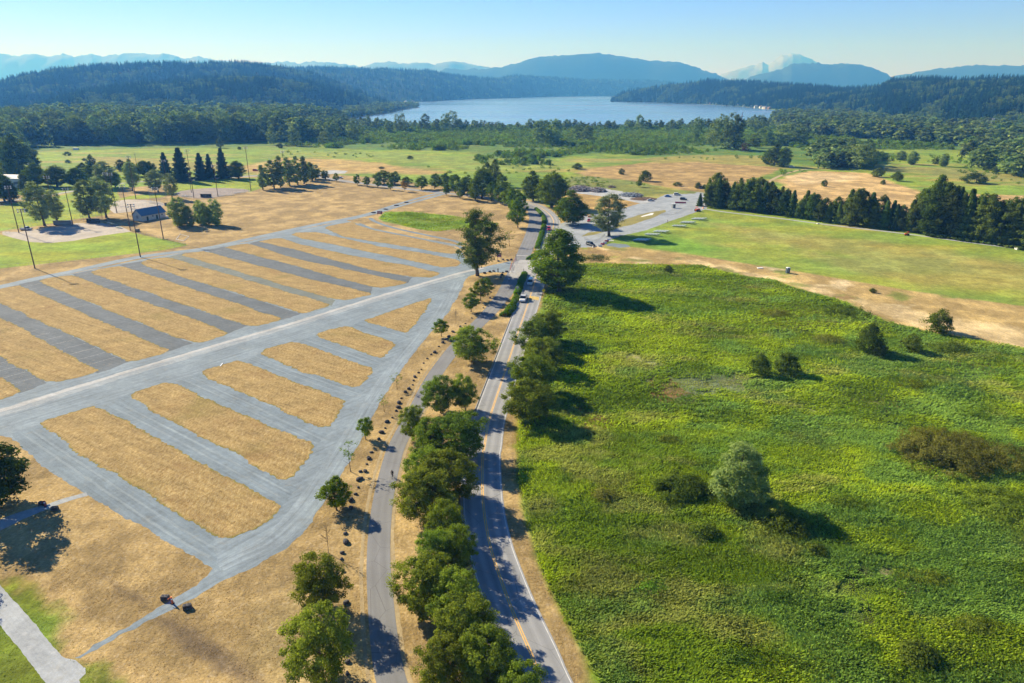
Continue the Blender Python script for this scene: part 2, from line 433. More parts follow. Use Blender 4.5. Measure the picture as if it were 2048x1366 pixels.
# meadow between the road and the dry strip
MEAD = [(1085, 600), (1120, 540), (1180, 527), (1407, 531), (1466, 549), (1553, 561), (1594, 578), (1669, 597), (1719, 619), (1760, 640), (1855, 663), (2048, 698), (2600, 800), (2900, 1500), (1300, 1500), (1205, 1366), (1132, 1241), (1081, 1131), (1047, 1012), (1037, 899), (1040, 820), (1075, 760), (1110, 700), (1095, 650)]
zone(MEAD, MEADOW, 1.0, 1, .35, 1.5)
rg = random.Random(3)
for q, c, s in (([(1500, 690), (1750, 680), (2048, 760), (2200, 900), (2048, 1000), (1800, 900), (1550, 800)], (.115, .20, .04), 10),
                ([(1600, 760), (1900, 780), (1800, 860), (1600, 840)], (.13, .19, .055), 8),
                ([(1560, 800), (1700, 800), (1720, 850), (1600, 860)], (.30, .28, .08), 5),
                ([(1650, 930), (1900, 1000), (2100, 1100), (2100, 1400), (1800, 1400), (1640, 1100)], (.11, .19, .035), 7),
                ([(1780, 960), (2060, 960), (2100, 1080), (1900, 1060)], (.085, .15, .02), 4),
                ([(1060, 900), (1120, 900), (1160, 1100), (1100, 1100)], (.13, .21, .025), 3),
                ([(1300, 760), (1400, 750), (1530, 745), (1500, 790), (1400, 800), (1330, 800)], (.20, .20, .09), 6),
                ([(1310, 765), (1350, 768), (1340, 800), (1310, 790)], (.24, .13, .05), 1.5),
                ([(1230, 700), (1290, 715), (1330, 735), (1300, 738), (1240, 715)], (.36, .36, .2), 1.2),
                ([(1400, 690), (1460, 705), (1480, 725), (1430, 715)], (.36, .30, .13), 1.5),
                ([(1690, 610), (1790, 650), (1750, 660), (1660, 640)], (.16, .18, .04), 3),
                ([(1900, 740), (1960, 720), (2000, 760), (1930, 770)], (.30, .28, .12), 2),
                ([(1660, 1110), (1750, 1130), (1790, 1200), (1740, 1260), (1700, 1200), (1660, 1150)], (.06, .055, .02), 4),
                ([(1770, 1140), (1820, 1180), (1800, 1200), (1760, 1170)], (.33, .24, .11), 1.0),
                ([(1780, 1230), (1810, 1270), (1790, 1330), (1770, 1290)], (.26, .2, .08), 1.0),
                ([(1170, 820), (1250, 840), (1230, 855), (1170, 845)], (.3, .2, .08), 1.2),
                ([(1060, 1010), (1100, 1000), (1110, 1050), (1070, 1050)], (.2, .22, .07), 1.5),
                ([(1440, 900), (1560, 850), (1600, 960), (1500, 1000)], (.17, .25, .018), 5),
                ([(1200, 560), (1420, 560), (1500, 640), (1300, 680), (1150, 640)], (.16, .245, .02), 8),
                ([(1120, 1050), (1380, 1080), (1500, 1250), (1250, 1340)], (.165, .25, .018), 7)):
    zone(q, c, s*.6, 1, .3, max(s*1.3, 8))
# green hollow in the loop
zone([(757, 437), (771, 424), (819, 424), (908, 432), (940, 438), (982, 444), (996, 447), (990, 454), (921, 457), (873, 463), (839, 459), (805, 451), (764, 443)], (.20, .28, .03), .8, 1, .5, 1)
# lawns bottom left
zone([(-400, 1000), (-30, 1130), (40, 1150), (92, 1205), (140, 1262), (150, 1285), (175, 1320), (215, 1350), (290, 1440), (-500, 1700)], (.15, .205, .022), 1.8, .7, 0, 5)
# west ball fields
for q in ([(-300, 520), (-100, 496), (0, 469), (20, 473), (61, 484), (145, 482), (205, 471), (255, 464), (262, 464), (378, 490), (330, 500), (200, 515), (0, 537), (-300, 575)],
          [(-300, 432), (-60, 412), (0, 412), (147, 386), (230, 372), (240, 396), (229, 405), (215, 430), (145, 439), (82, 451), (0, 462), (-100, 474), (-300, 500)],
          [(230, 400), (260, 392), (345, 385), (345, 366), (440, 359), (500, 355), (560, 355), (521, 377), (500, 384), (456, 378), (388, 379), (349, 386), (320, 396)]):
    zone(q, (.25, .325, .03), .6, .6, 0, .3)
# far fields right
zone([(1150, 345), (1200, 334), (1283, 326), (1395, 322), (1470, 328), (1560, 335), (1540, 345), (1500, 362), (1420, 388), (1330, 374), (1250, 360), (1170, 354)], (.37, .25, .09), 4, 0, 0, 8)
zone([(1290, 316), (1400, 310), (1530, 312), (1560, 330), (1470, 330), (1395, 324), (1320, 326)], (.30, .27, .06), 5, .3, 0, 8)
zone([(1553, 360), (1615, 342), (1740, 346), (1770, 358), (1850, 386), (2100, 392), (2300, 420), (2300, 440), (1900, 430), (1700, 420), (1600, 400)], (.50, .34, .135), 3, 0, 0, 6)
zone([(1560, 352), (1640, 345), (1720, 350), (1700, 362), (1600, 370)], (.58, .42, .2), 3, 0, 0, 6)
zone([(1130, 355), (1180, 352), (1260, 362), (1330, 378), (1400, 384), (1390, 388), (1320, 388), (1280, 394), (1240, 382), (1180, 374), (1130, 374)], (.20, .22, .05), 2, .5, .2, 5)
zone([(1740, 330), (1900, 335), (2048, 350), (2048, 365), (1900, 350), (1740, 344)], (.25, .25, .06), 6, .4, 0, 10)

def rise(X, Y): return .55*np.maximum(fbm(X/2.4, Y/1.6, 101, 3)*1.6+fbm(X/11, Y/7, 111, 2)*1.6-.9, 0)
for q in ([(175, 1128), (205, 1142), (235, 1162), (262, 1180), (298, 1195), (290, 1212), (262, 1205), (225, 1180), (195, 1155)], [(318, 1240), (345, 1240), (390, 1272), (440, 1300), (500, 1340), (530, 1366), (505, 1372), (450, 1345), (400, 1310), (350, 1270)]): zone(q, (.20, .145, .08), 1.2, 0, 0, 1.6)
zone([(560, 1150), (640, 1180), (720, 1366), (600, 1420), (540, 1300)], (.36, .27, .12), 4, .2, 0, 6)
def build_ground():
    rows = list(np.arange(8, 58, 2.0))
    rows += [G(1024, y)[1] for y in np.arange(1460, 420, -1.15)]
    rows += [G(1024, y)[1] for y in np.arange(419, 200, -.6)]
    r = [rows[-1]]
    while r[-1] < 19000: r.append(r[-1]*1.06)
    rows += r[1:]
    rows = np.array(sorted(rows))
    cols = np.concatenate([np.linspace(-3.2, -1.05, 30), np.linspace(-1.04, 1.04, 1500), np.linspace(1.05, 3.2, 30)])
    nr, nc = len(rows), len(cols)
    Y = np.repeat(rows, nc); X = (rows[:, None]*cols[None, :]).ravel()
    n = len(X)
    col = np.empty((n, 3)); base = np.array((.235, .32, .035)); col[:] = base
    lush = np.full(n, .5); bz = np.full(n, 0.0)
    w1 = fbm(X/14, Y/14, 21, 4)-.5; w2 = fbm(X/3, Y/3, 31, 3)-.5; w3 = fbm(X/60, Y/60, 41, 4)
    # far land: broad bands of yellower and greener grass
    t = np.clip((w3-.4)*5, 0, 1)[:, None]; col = col*(1-t)+np.array((.17, .25, .03))*t
    t = np.clip((fbm(X/90, Y/25, 51, 4)-.55)*6, 0, .8)[:, None]; col = col*(1-t)+np.array((.33, .28, .08))*t
    for poly, c, soft, lu, bp, wob in zones:
        d = sdf(X, Y, poly)+w1*wob*1.6+w2*min(wob, 6.0)
        a = np.clip(d/soft*.5+.5, 0, 1); a = a*a*(3-2*a)
        col += (np.array(c)-col)*a[:, None]; lush += (lu-lush)*a
        b = np.clip(d/3.0, 0, 1)
        bz += (bp-bz)*np.where(d > -soft, np.clip(a, 0, 1)*b, 0)
    # variation inside lush zones
    L = lush[:, None]
    m1 = fbm(X/9, Y/5, 61, 4)[:, None]; m2 = fbm(X/1.6, Y/1.1, 71, 3)[:, None]
    v = 1+L*((m1-.5)*.8+(m2-.5)*.6)
    col *= np.clip(v, .35, 1.8)
    yl = np.clip((fbm(X/22, Y/14, 81, 4)[:, None]-.5)*4, -.6, 1)*L
    col[:, 0:1] *= 1+.30*yl; col[:, 2:3] *= 1-.2*yl
    rd = (1-L)*np.clip((fbm(X/7, Y/7, 91, 4)[:, None]-.52)*3, -.4, .6)
    col *= 1+rd*.5
    z = bz*rise(X, Y)
    V = np.column_stack([X, Y, z]); 
    i = np.arange(nr-1)[:, None]*nc+np.arange(nc-1)[None, :]; i = i.ravel()
    f = np.column_stack([i, i+1, i+nc+1, i+nc])
    rgba = np.column_stack([np.clip(col, 0, 1), np.ones(n)])
    me = npmesh('ground', V, f, m_ground(), [('Col', 'POINT', 'FLOAT_COLOR', rgba), ('lush', 'POINT', 'FLOAT', lush)], smooth=True)
    struct('ground', me, label='flat river plain of dry and green grass', cat='ground')
    # land behind the viewpoint
    mb = MB(); mb.add([(-400, -400, 0), (400, -400, 0), (26, 8, 0), (-26, 8, 0)], [(0, 1, 2, 3)])
build_ground()

# ================================================================ GRAVEL LOT
A_MAIN = math.atan2(*(np.array(G(880, 560))-np.array(G(100, 790)))[::-1])
A_ROW = math.atan2(*(np.array(G(500, 640))-np.array(G(100, 560)))[::-1])
A_LOW = math.atan2(*(np.array(G(560, 1010))-np.array(G(200, 816)))[::-1])
g_light = m_gravel('pale_gravel', (.225, .275, .31), A_MAIN, .2, (.34, .375, .395))
g_low = m_gravel('blue_grey_gravel', (.20, .25, .285), A_LOW, .18, (.29, .335, .36))
g_dark = m_gravel('dark_gravel', (.13, .15, .165), A_ROW, .13, (.25, .26, .265))
g_green = m_gravel('weedy_gravel', (.17, .19, .17), A_ROW, .13, (.13, .17, .06))
g_track = m_gravel('wheel_worn_gravel', (.45, .45, .44), A_MAIN, .12, (.40, .41, .42))
g_uv = m_gravel('gravel_road', (.245, .295, .33), 0, .24, (.42, .44, .45), uv=True)
g_pale = m_gravel('pale_path_gravel', (.38, .405, .42), A_LOW, .1, (.62, .62, .61))
g_yard = m_gravel('yard_gravel', (.42, .43, .43), 0.2, .2, (.28, .29, .3))
isl = m_island()

sheet('gravel_lot', [(-900, 760), (-420, 655), (-150, 606), (0, 577), (70, 559), (150, 546), (280, 519), (410, 499), (500, 482), (580, 462), (648, 450), (690, 440), (713, 446), (744, 458), (830, 474), (907, 492), (925, 505), (932, 520), (960, 536), (991, 529), (1022, 522), (1018, 545), (975, 544), (952, 547), (938, 553), (931, 560), (897, 626), (860, 667), (771, 773), (716, 876), (686, 943), (660, 985), (637, 1012), (626, 1039), (602, 1066), (570, 1096), (534, 1118), (513, 1131), (451, 1159), (390, 1193), (308, 1237), (239, 1275), (160, 1319), (150, 1316), (205, 1277), (284, 1232), (342, 1200), (393, 1171), (418, 1145), (424, 1137), (328, 1083), (290, 1056), (178, 990), (157, 979), (113, 954), (44, 899), (20, 876), (-60, 870), (-300, 900), (-1000, 1040)], .006, g_light, .35, label='pale gravel of the overflow parking lot', cat='gravel lot')
# a narrow gravel path to the left edge
strip('gravel_spur_path', [(175, 988), (130, 1000), (95, 1013), (40, 1032), (0, 1050), (-80, 1085)], [1.6, 1.5, 1.8, 3.0, 3.4, 3.4], .008, g_pale, jag=.2, label='narrow gravel path running left under the big tree')
sheet('gravel_walk', [(-160, 985), (0, 1169), (116, 1304), (132, 1316), (152, 1320), (171, 1336), (172, 1347), (158, 1360), (161, 1366), (215, 1440), (140, 1440), (89, 1366), (0, 1248), (-170, 1045)], .008, g_pale, .1, .4, label='broad pale gravel walk across the bottom left corner', cat='walk')
LN = [[(-80, 665), (0, 708), (95, 766), (60, 780), (38, 787), (0, 759), (-80, 715)],
      [(-80, 566), (0, 602), (256, 724), (225, 737), (195, 747), (0, 642), (-80, 606)],
      [(38, 569), (82, 558), (92, 569), (345, 672), (388, 686), (360, 695), (333, 704), (50, 579)],
      [(144, 548), (185, 540), (194, 549), (450, 637), (496, 651), (475, 660), (453, 669), (155, 556)],
      [(239, 530), (284, 522), (294, 531), (550, 611), (602, 627), (580, 635), (558, 641), (255, 537)],
      [(328, 516), (370, 506), (484, 543), (600, 579), (672, 600), (664, 613), (600, 595), (345, 519)],
      [(412, 501), (448, 493), (512, 510), (600, 534), (746, 574), (740, 589), (600, 555), (430, 510)],
      [(499, 487), (522, 481), (600, 501), (760, 543), (826, 555), (815, 567), (700, 541), (600, 520), (506, 492)],
      [(566, 473), (600, 475), (760, 507), (855, 529), (884, 537), (872, 546), (700, 511), (600, 489), (556, 477)],
      [(664, 463), (692, 470), (790, 487), (900, 506), (927, 507), (924, 526), (860, 512), (760, 497), (672, 477)]]
for i, q in enumerate(LN):
    sheet('gravel_lane', q, .011, (g_green if i == 5 else g_low if i >= 8 else g_dark), .3, label=('weedy ' if i == 5 else 'darker ')+'gravel lane between two dry grass islands, %s' % ('nearest the left edge', 'second from the left edge', 'third from the left edge', 'fourth from the left edge', 'fifth from the left edge', 'sixth from the left edge', 'seventh from the left edge', 'eighth from the left edge', 'ninth from the left edge', 'by the loop road')[i], cat='gravel lane')
LOW = [[(20, 868), (83, 850), (98, 862), (147, 899), (219, 943), (376, 1039), (425, 1071), (440, 1140), (424, 1137), (290, 1056), (157, 979), (44, 899)],
       [(200, 815), (262, 788), (308, 825), (478, 913), (560, 961), (600, 975), (560, 1015), (533, 996), (444, 950), (262, 846)],
       [(345, 766), (400, 744), (410, 753), (625, 849), (665, 860), (628, 895), (468, 821)],
       [(489, 723), (521, 706), (540, 716), (702, 773), (730, 780), (692, 801), (670, 794)],
       [(598, 684), (632, 668), (644, 676), (757, 716), (780, 718), (745, 738), (700, 720)],
       [(702, 653), (728, 639), (737, 644), (808, 667), (826, 670), (792, 688)]]
for i, q in enumerate(LOW):
    sheet('gravel_lane', q, .011, g_low, .3, label='blue grey gravel lane crossing to the curved lot road, %s' % ('nearest the camera', 'second from the camera', 'third from the camera', 'fourth from the camera', 'fifth from the camera', 'beside the triangular island')[i], cat='gravel lane')
IS = [[(-200, 700), (-120, 690), (0, 753), (7, 755), (41, 783), (0, 799), (-120, 822), (-200, 800)],
      [(-200, 590), (-80, 606), (0, 636), (20, 643), (197, 741), (190, 746), (120, 764), (92, 764), (0, 713), (-200, 620)],
      [(-60, 584), (0, 575), (38, 571), (55, 579), (337, 698), (334, 704), (273, 722), (254, 722), (0, 606), (-60, 588)],
      [(80, 561), (91, 556), (144, 550), (160, 556), (456, 663), (456, 668), (403, 685), (383, 684), (342, 671), (85, 567)],
      [(181, 544), (195, 538), (239, 532), (258, 536), (560, 636), (560, 640), (513, 652), (492, 650), (444, 635), (186, 548)],
      [(280, 526), (297, 518), (328, 515), (345, 517), (661, 608), (660, 613), (612, 626), (598, 626), (547, 609), (287, 531)],
      [(364, 511), (371, 506), (408, 502), (430, 508), (600, 553), (740, 586), (738, 590), (690, 601), (668, 599), (600, 580), (480, 544)],
      [(448, 495), (475, 489), (495, 487), (512, 492), (600, 519), (700, 540), (815, 564), (812, 568), (762, 577), (742, 573), (690, 560), (600, 535), (510, 511)],
      [(520, 483), (543, 477), (564, 476), (600, 488), (700, 510), (820, 532), (882, 546), (880, 549), (860, 556), (822, 554), (760, 543), (700, 529), (600, 502)],
      [(581, 470), (591, 465), (632, 464), (660, 470), (760, 493), (860, 508), (915, 520), (921, 526), (914, 533), (884, 535), (853, 528), (760, 508), (650, 486), (600, 476)],
      [(648, 456), (656, 452), (706, 443), (713, 449), (744, 460), (830, 476), (907, 493), (925, 507), (900, 508), (790, 490), (685, 473)],
      [(80, 847), (95, 840), (184, 812), (199, 816), (262, 846), (355, 899), (444, 950), (533, 996), (556, 1010), (554, 1022), (523, 1053), (475, 1074), (440, 1077), (425, 1070), (376, 1039), (219, 943), (147, 899), (98, 862)],
      [(262, 790), (273, 782), (328, 765), (345, 767), (468, 821), (622, 886), (627, 895), (615, 920), (595, 948), (578, 961), (560, 960), (478, 913), (308, 825)],
      [(400, 744), (410, 738), (475, 721), (489, 724), (670, 794), (691, 801), (684, 818), (660, 852), (639, 854), (625, 849), (410, 753)],
      [(521, 707), (533, 698), (581, 685), (598, 685), (700, 720), (743, 736), (745, 741), (720, 772), (702, 773), (600, 741), (540, 716)],
      [(632, 669), (644, 664), (689, 653), (702, 654), (790, 686), (790, 691), (771, 715), (757, 716), (644, 676)],
      [(728, 640), (744, 637), (836, 603), (863, 596), (863, 603), (819, 664), (808, 667), (737, 644)]]
ordw = ['first', 'second', 'third', 'fourth', 'fifth']
pos = ['cut by the left edge of the photo', 'second in the long row from the left edge', 'third in the long row', 'fourth in the long row, crossed by a pole shadow', 'fifth in the long row', 'sixth in the long row, with a pole shadow at its far end', 'seventh in the long row', 'eighth in the long row', 'ninth in the long row', 'tenth in the long row', 'next to the loop road', 'nearest the camera, the largest', 'second from the camera', 'third from the camera', 'fourth from the camera', 'fifth from the camera', 'triangular, where the two gravel roads meet']
for i, q in enumerate(IS):
    sheet('grass_island', q, .020, isl, .45, .3, label='dry grass island %s' % pos[i], cat='grass island', edge=True, rnd=3)
# wheel tracks on the main gravel road and round the perimeter
g_mid = m_gravel('worn_gravel', (.31, .345, .365), A_MAIN, .2, (.4, .42, .42))
strip('worn_wheel_track', [(-160, 872), (0, 826), (200, 764), (420, 698), (600, 645), (760, 595), (860, 566), (925, 549)], [5.5, 5.2, 4.6, 4.4, 4.6, 4.8, 4.4, 3.6], .0135, g_mid, jag=.8, label='broad worn band down the middle of the main gravel road')
strip('worn_wheel_track', [(-160, 868), (0, 822), (200, 760), (420, 694), (600, 642), (760, 592), (860, 563), (920, 546), (965, 536)], [2.2, 2.0, 1.7, 1.6, 1.7, 1.8, 1.8, 2, 2.5], .016, g_track, jag=.35, label='pale worn wheel track along the main gravel road')
strip('worn_wheel_track', [(915, 565), (880, 625), (810, 710), (745, 800), (700, 880), (650, 960), (600, 1030), (540, 1085), (480, 1115), (440, 1135)], [3, 4, 4, 4.2, 4.6, 5, 5, 4.6, 3.6, 2.0], .016, g_uv, jag=.35, label='rutted band along the curved perimeter road')
g_rut = m_gravel('rut_gravel', (.245, .295, .325), A_LOW, .15, (.33, .36, .38))
for i, q in enumerate([[(60, 868), (180, 950), (330, 1050), (430, 1108)], [(240, 815), (330, 860), (470, 935), (570, 990)], [(375, 758), (470, 800), (570, 850), (645, 885)], [(505, 715), (600, 752), (710, 790)], [(615, 678), (700, 706), (765, 732)]]):
    for o_ in (-.9, .9): strip('worn_wheel_track', q, .5, .0155, g_rut, off=o_, jag=.2, label='faint pale wheel rut in a near gravel lane, %s from the camera, %s side' % (ordw[i], 'left' if o_ < 0 else 'right'))
# far edge road and the loop
strip('far_gravel_road', [(-300, 628), (-100, 592), (0, 574), (70, 558), (150, 542), (280, 514), (410, 497), (500, 478), (600, 456), (660, 444), (713, 434), (747, 425), (791, 410), (853, 392), (900, 382)], [5.6]*11+[4.6, 3.8, 3.6, 3.6], .030, g_uv, jag=.15, label='pale gravel road along the far edge of the lot')
strip('median_gravel_road', [(700, 440), (730, 432), (764, 423), (800, 412), (840, 401), (887, 388)], [1.5, 2.6, 3, 3.2, 3.4, 3.6], .036, g_uv, jag=.15, label='gravel road on the near side of the boulder median')
strip('loop_gravel_road', [(740, 436), (752, 444), (788, 456), (856, 471), (908, 482), (925, 490)], 2.4, .042, g_low, jag=.12, label='inner track of the gravel loop road')
strip('loop_gravel_road', [(718, 447), (732, 453), (754, 460), (839, 477), (908, 490), (925, 497)], 2.2, .048, g_low, jag=.12, label='outer track of the gravel loop road')
# white painted stall lines across the dark lanes
pw = PT('worn_white_paint', (.48, .48, .48), .8, 0, .4, 2)
mbs = MB()
e0 = np.array(G(150, 757)); e1 = np.array(G(560, 639)); dm = (e1-e0)/np.hypot(*(e1-e0))
for q in LN[:7]:
    g = GP(q)
    for k in range(1, 9):
        # step back along the lane from the main road
        ld = np.array([math.cos(A_ROW), math.sin(A_ROW)])
        nr = np.array([-ld[1], ld[0]])
        c0 = g[3]*.5+g[2]*.5-ld*(k*6.1+1)
        s0 = c0-dm*7; s1 = c0+dm*7
        # clip the line to the lane
        ts = np.linspace(0, 1, 120); pp = s0+(s1-s0)*ts[:, None]
        ins = sdf(pp[:, 0], pp[:, 1], g) > .5
        if ins.sum() > 15:
            a = pp[ins][0]; b = pp[ins][-1]; w = nr*0+ld*.04
            mbs.add([(*(a-w), .0165), (*(b-w), .0165), (*(b+w), .0165), (*(a+w), .0165)], [(0, 1, 2, 3)])
o = mbs.build('painted_stall_lines', pw); tag(o, 'thin white stall lines painted across the dark gravel lanes', 'markings', None, 'structure')

# ================================================================ PAVED ROADS
asph = m_asphalt('road_asphalt', (.285, .29, .295)); asph2 = m_asphalt('path_asphalt', (.205, .207, .21), 3.0, .06)
asph3 = m_asphalt('street_asphalt', (.27, .265, .26))
yel = paint('yellow_road_paint', (.80, .46, .10), .8, 0, .25, 1.2); wht = paint('white_road_paint', (.62, .62, .60), .8, 0, .3, 1.2)
ctr = [(1150, 1500), (1085, 1366), (1064, 1312), (1023, 1217), (992, 1131), (977, 1077), (966, 1002), (965, 916), (969, 893), (979, 838), (1002, 767), (1017, 722), (1034, 671), (1053, 616), (1066, 575), (1079, 534), (1093, 495), (1103, 468), (1107, 449), (1106, 439), (1100, 430), (1090, 421), (1075, 412), (1050, 404), (1000, 397)]
rw = [7.2]*13+[7.6, 8.0, 8.4, 8.4, 8, 7.6, 7.2, 7.2, 7, 7, 7, 7]
strip('road', ctr, rw, .022, asph, label='two lane asphalt road through the park')
for s_ in (-.14, .14):
    strip('centre_line', ctr, .14, .028, yel, off=s_, label='yellow centre line of the two lane road', smooth=True)
for sg in (-1, 1):
    strip('edge_line', ctr[:-5], .1, .028, wht, off=[sg*(w/2-.28) for w in rw[:-5]], label='%s white edge line of the two lane road' % ('left' if sg < 0 else 'right'))
path_c = [(830, 1500), (784, 1366), (770, 1292), (761, 1200), (757, 1121), (760, 1053), (768, 990), (783, 925), (798, 883), (836, 812), (866, 755), (905, 702), (942, 662), (974, 630), (1003, 596), (1016, 576), (1028, 552), (1036, 535), (1044, 517), (1053, 496), (1062, 474), (1069, 450), (1070, 432), (1062, 416), (1040, 407)]
pwid = [3.6, 3.6, 3.6, 3.6, 3.6, 3.6, 3.6, 3.6, 3.6, 3.7, 3.8, 4.0, 4.3, 4.8, 5.4, 6.0, 6.4, 6.4, 6.4, 6.4, 6.6, 6.8, 6.8, 6.6, 6.4]
strip('paved_path', path_c, pwid, .026, asph2, label='grey asphalt cycle path that widens to a lane beside the hedge')
dirt = m_gravel('trodden_dirt', (.40, .31, .17), 0, .1, (.34, .22, .09), uv=True)
strip('dirt_footpath', path_c[:12], .55, .009, dirt, off=-2.55, jag=.12, label='thin trodden footpath beside the cycle path')
strip('dirt_verge', path_c[:11], .7, .0085, dirt, off=2.1, jag=.2, label='bare verge between cycle path and tree strip')
# apron joining lot, lane and road
sheet('entrance_apron', [(1018, 546), (1030, 524), (1038, 520), (1062, 520), (1075, 521), (1083, 522), (1074, 545), (1052, 549), (1046, 556), (1024, 556)], .032, m_gravel('dusty_asphalt', (.40, .395, .38), 0, .1, (.5, .49, .46)), .1, label='dusty paved apron at the lot entrance', cat='apron', rnd=2)
strip('stop_line', [(1033, 511), (1056, 512)], .5, .038, wht, smooth=False, label='white stop line across the wide lane')
sheet('crossing_paint', [(1060, 592), (1078, 594), (1078, 601), (1057, 598)], .0275, paint('yellow_crossing', (.55, .40, .13), .85, 0, .5, 2), .05, label='worn yellow paint patch on the road ahead of the pickup', cat='paint', rnd=1)
# kerb along the left road edge
mk = PT('kerb_concrete', (.34, .33, .31), .85)
_, cl, nr_ = strip('kerb_strip', ctr[5:14], .02, .001, mk, px=True)
bpy.data.objects.remove(bpy.data.objects['kerb_strip'])
ww = 3.75; rings = []
for c_, n_ in zip(cl, nr_):
    a = c_-n_*ww; b = c_-n_*(ww+.18)
    rings.append([(*a, 0), (*a, .14), (*b, .14), (*b, 0)])
o = MB().loft(rings).build('kerb', mk); tag(o, 'raised concrete kerb along the left side of the road', 'kerb', None, 'structure')
# west street, small paved bits
strip('west_street', [(-60, 410), (60, 396), (160, 380), (250, 366), (330, 361), (420, 358), (500, 352), (570, 351), (634, 354), (703, 364), (805, 377), (890, 386), (942, 392), (1000, 399), (1050, 405)], [5, 5, 5, 5, 6, 7, 8, 7, 7, 7, 7, 7, 7, 7, 7], .017, asph3, label='street curving west behind the ball fields')
sheet('parking_pad', [(628, 344), (665, 340), (696, 342), (690, 347), (640, 349)], .012, g_yard, .4, label='small pale parking pad beyond the street', cat='parking pad')
# east lot
sheet('east_gravel_lot', [(1114, 452), (1125, 446), (1149, 440), (1168, 432), (1196, 427), (1230, 420), (1252, 415), (1284, 406), (1315, 396), (1331, 389), (1397, 384), (1420, 388), (1415, 404), (1413, 418), (1393, 424), (1335, 444), (1295, 460), (1241, 472), (1217, 481), (1194, 493), (1168, 495), (1120, 495), (1106, 490), (1112, 470)], .0082, m_gravel('east_lot_gravel', (.33, .36, .385), math.atan2(*(np.array(G(1390, 405))-np.array(G(1250, 455)))[::-1]), .18, (.52, .53, .53)), .3, label='pale gravel lot and twin drives on the east side', cat='gravel lot', rnd=1)
lawn2 = m_gravel('scrubby_turf', (.27, .24, .07), 0, .15, (.36, .26, .1))
sheet('grass_island', [(1236, 446), (1244, 441), (1265, 434), (1295, 425), (1330, 420), (1332, 423), (1310, 434), (1262, 450), (1242, 454), (1230, 458), (1228, 452)], .012, lawn2, .3, label='scrubby island between the twin gravel drives', cat='grass island', rnd=2)
sheet('grass_island', [(1163, 473), (1178, 465), (1196, 463), (1209, 463), (1190, 469)], .012, lawn2, .2, label='small dry wedge island in the east lot', cat='grass island', rnd=1)
sheet('concrete_patch', [(1281, 433), (1290, 430), (1297, 428), (1302, 426), (1308, 426), (1305, 430), (1297, 431), (1284, 434)], .016, PT('white_slab', (.75, .74, .7), .8), .05, label='small white concrete slab on the scrubby island', cat='slab')
strip('field_edge_path', [(1400, 416), (1450, 424), (1553, 436), (1636, 447), (1730, 458), (1822, 469), (1940, 485), (2047, 499), (2300, 535)], 2.4, .009, g_pale, jag=.1, label='narrow pale gravel path along the top of the sports lawn')
sheet('debris_yard', [(1138, 378), (1160, 372), (1215, 371), (1250, 384), (1278, 393), (1300, 404), (1288, 408), (1240, 398), (1190, 391), (1150, 386)], .0085, g_yard, .5, label='grey gravel yard around the debris piles', cat='yard')
sheet('gravel_spill', [(1212, 489), (1222, 486), (1252, 489), (1262, 494), (1240, 496), (1214, 492)], .010, g_low, .6, label='thin gravel spill on the lawn corner', cat='gravel')
strip('farm_track', [(1500, 402), (1540, 362), (1580, 345), (1620, 338), (1700, 340)], 3, .01, m_gravel('farm_dirt', (.46, .36, .2), 0, .1, None, uv=True), jag=.3, label='dirt farm track between the far dry fields')
# ball field dirt
infm = m_gravel('infield_dirt', (.44, .39, .33), .3, .05, (.38, .335, .28)); inf2 = m_gravel('infield_dirt_dark', (.30, .255, .23), .3, .05, (.25, .21, .19))
sheet('infield', [(5, 463), (39, 464), (68, 459), (154, 446), (205, 446), (244, 454), (262, 463), (255, 464), (205, 471), (145, 482), (100, 486), (61, 484), (30, 477), (5, 469)], .007, infm, .1, label='pale dirt infield of the nearest ball field', cat='infield', rnd=3)
sheet('infield', [(229, 402), (256, 399), (290, 400), (318, 403), (332, 408), (325, 413), (290, 420), (229, 427), (215, 415)], .007, infm, .1, label='pale dirt infield beyond the blue roofed shed', cat='infield', rnd=3)
sheet('infield', [(349, 387), (362, 382), (388, 378), (420, 376), (456, 376), (490, 378), (503, 382), (480, 386), (436, 394), (402, 397), (362, 394)], .007, inf2, .1, label='brown dirt infield of the farthest ball field', cat='infield', rnd=3)
# ================================================================ LAKE
sheet('lake', [(560, 216), (700, 222), (760, 214), (785, 207), (830, 206), (860, 200), (880, 198), (980, 194), (1071, 191), (1222, 189), (1230, 196), (1226, 200), (1290, 203.5), (1400, 208), (1470, 212), (1500, 215), (1550, 220), (1566, 228), (1550, 246), (1450, 252), (1300, 256), (900, 256), (640, 246), (560, 226)], .25, m_water(), 6, 25, label='broad calm blue lake beyond the wetlands', cat='lake')

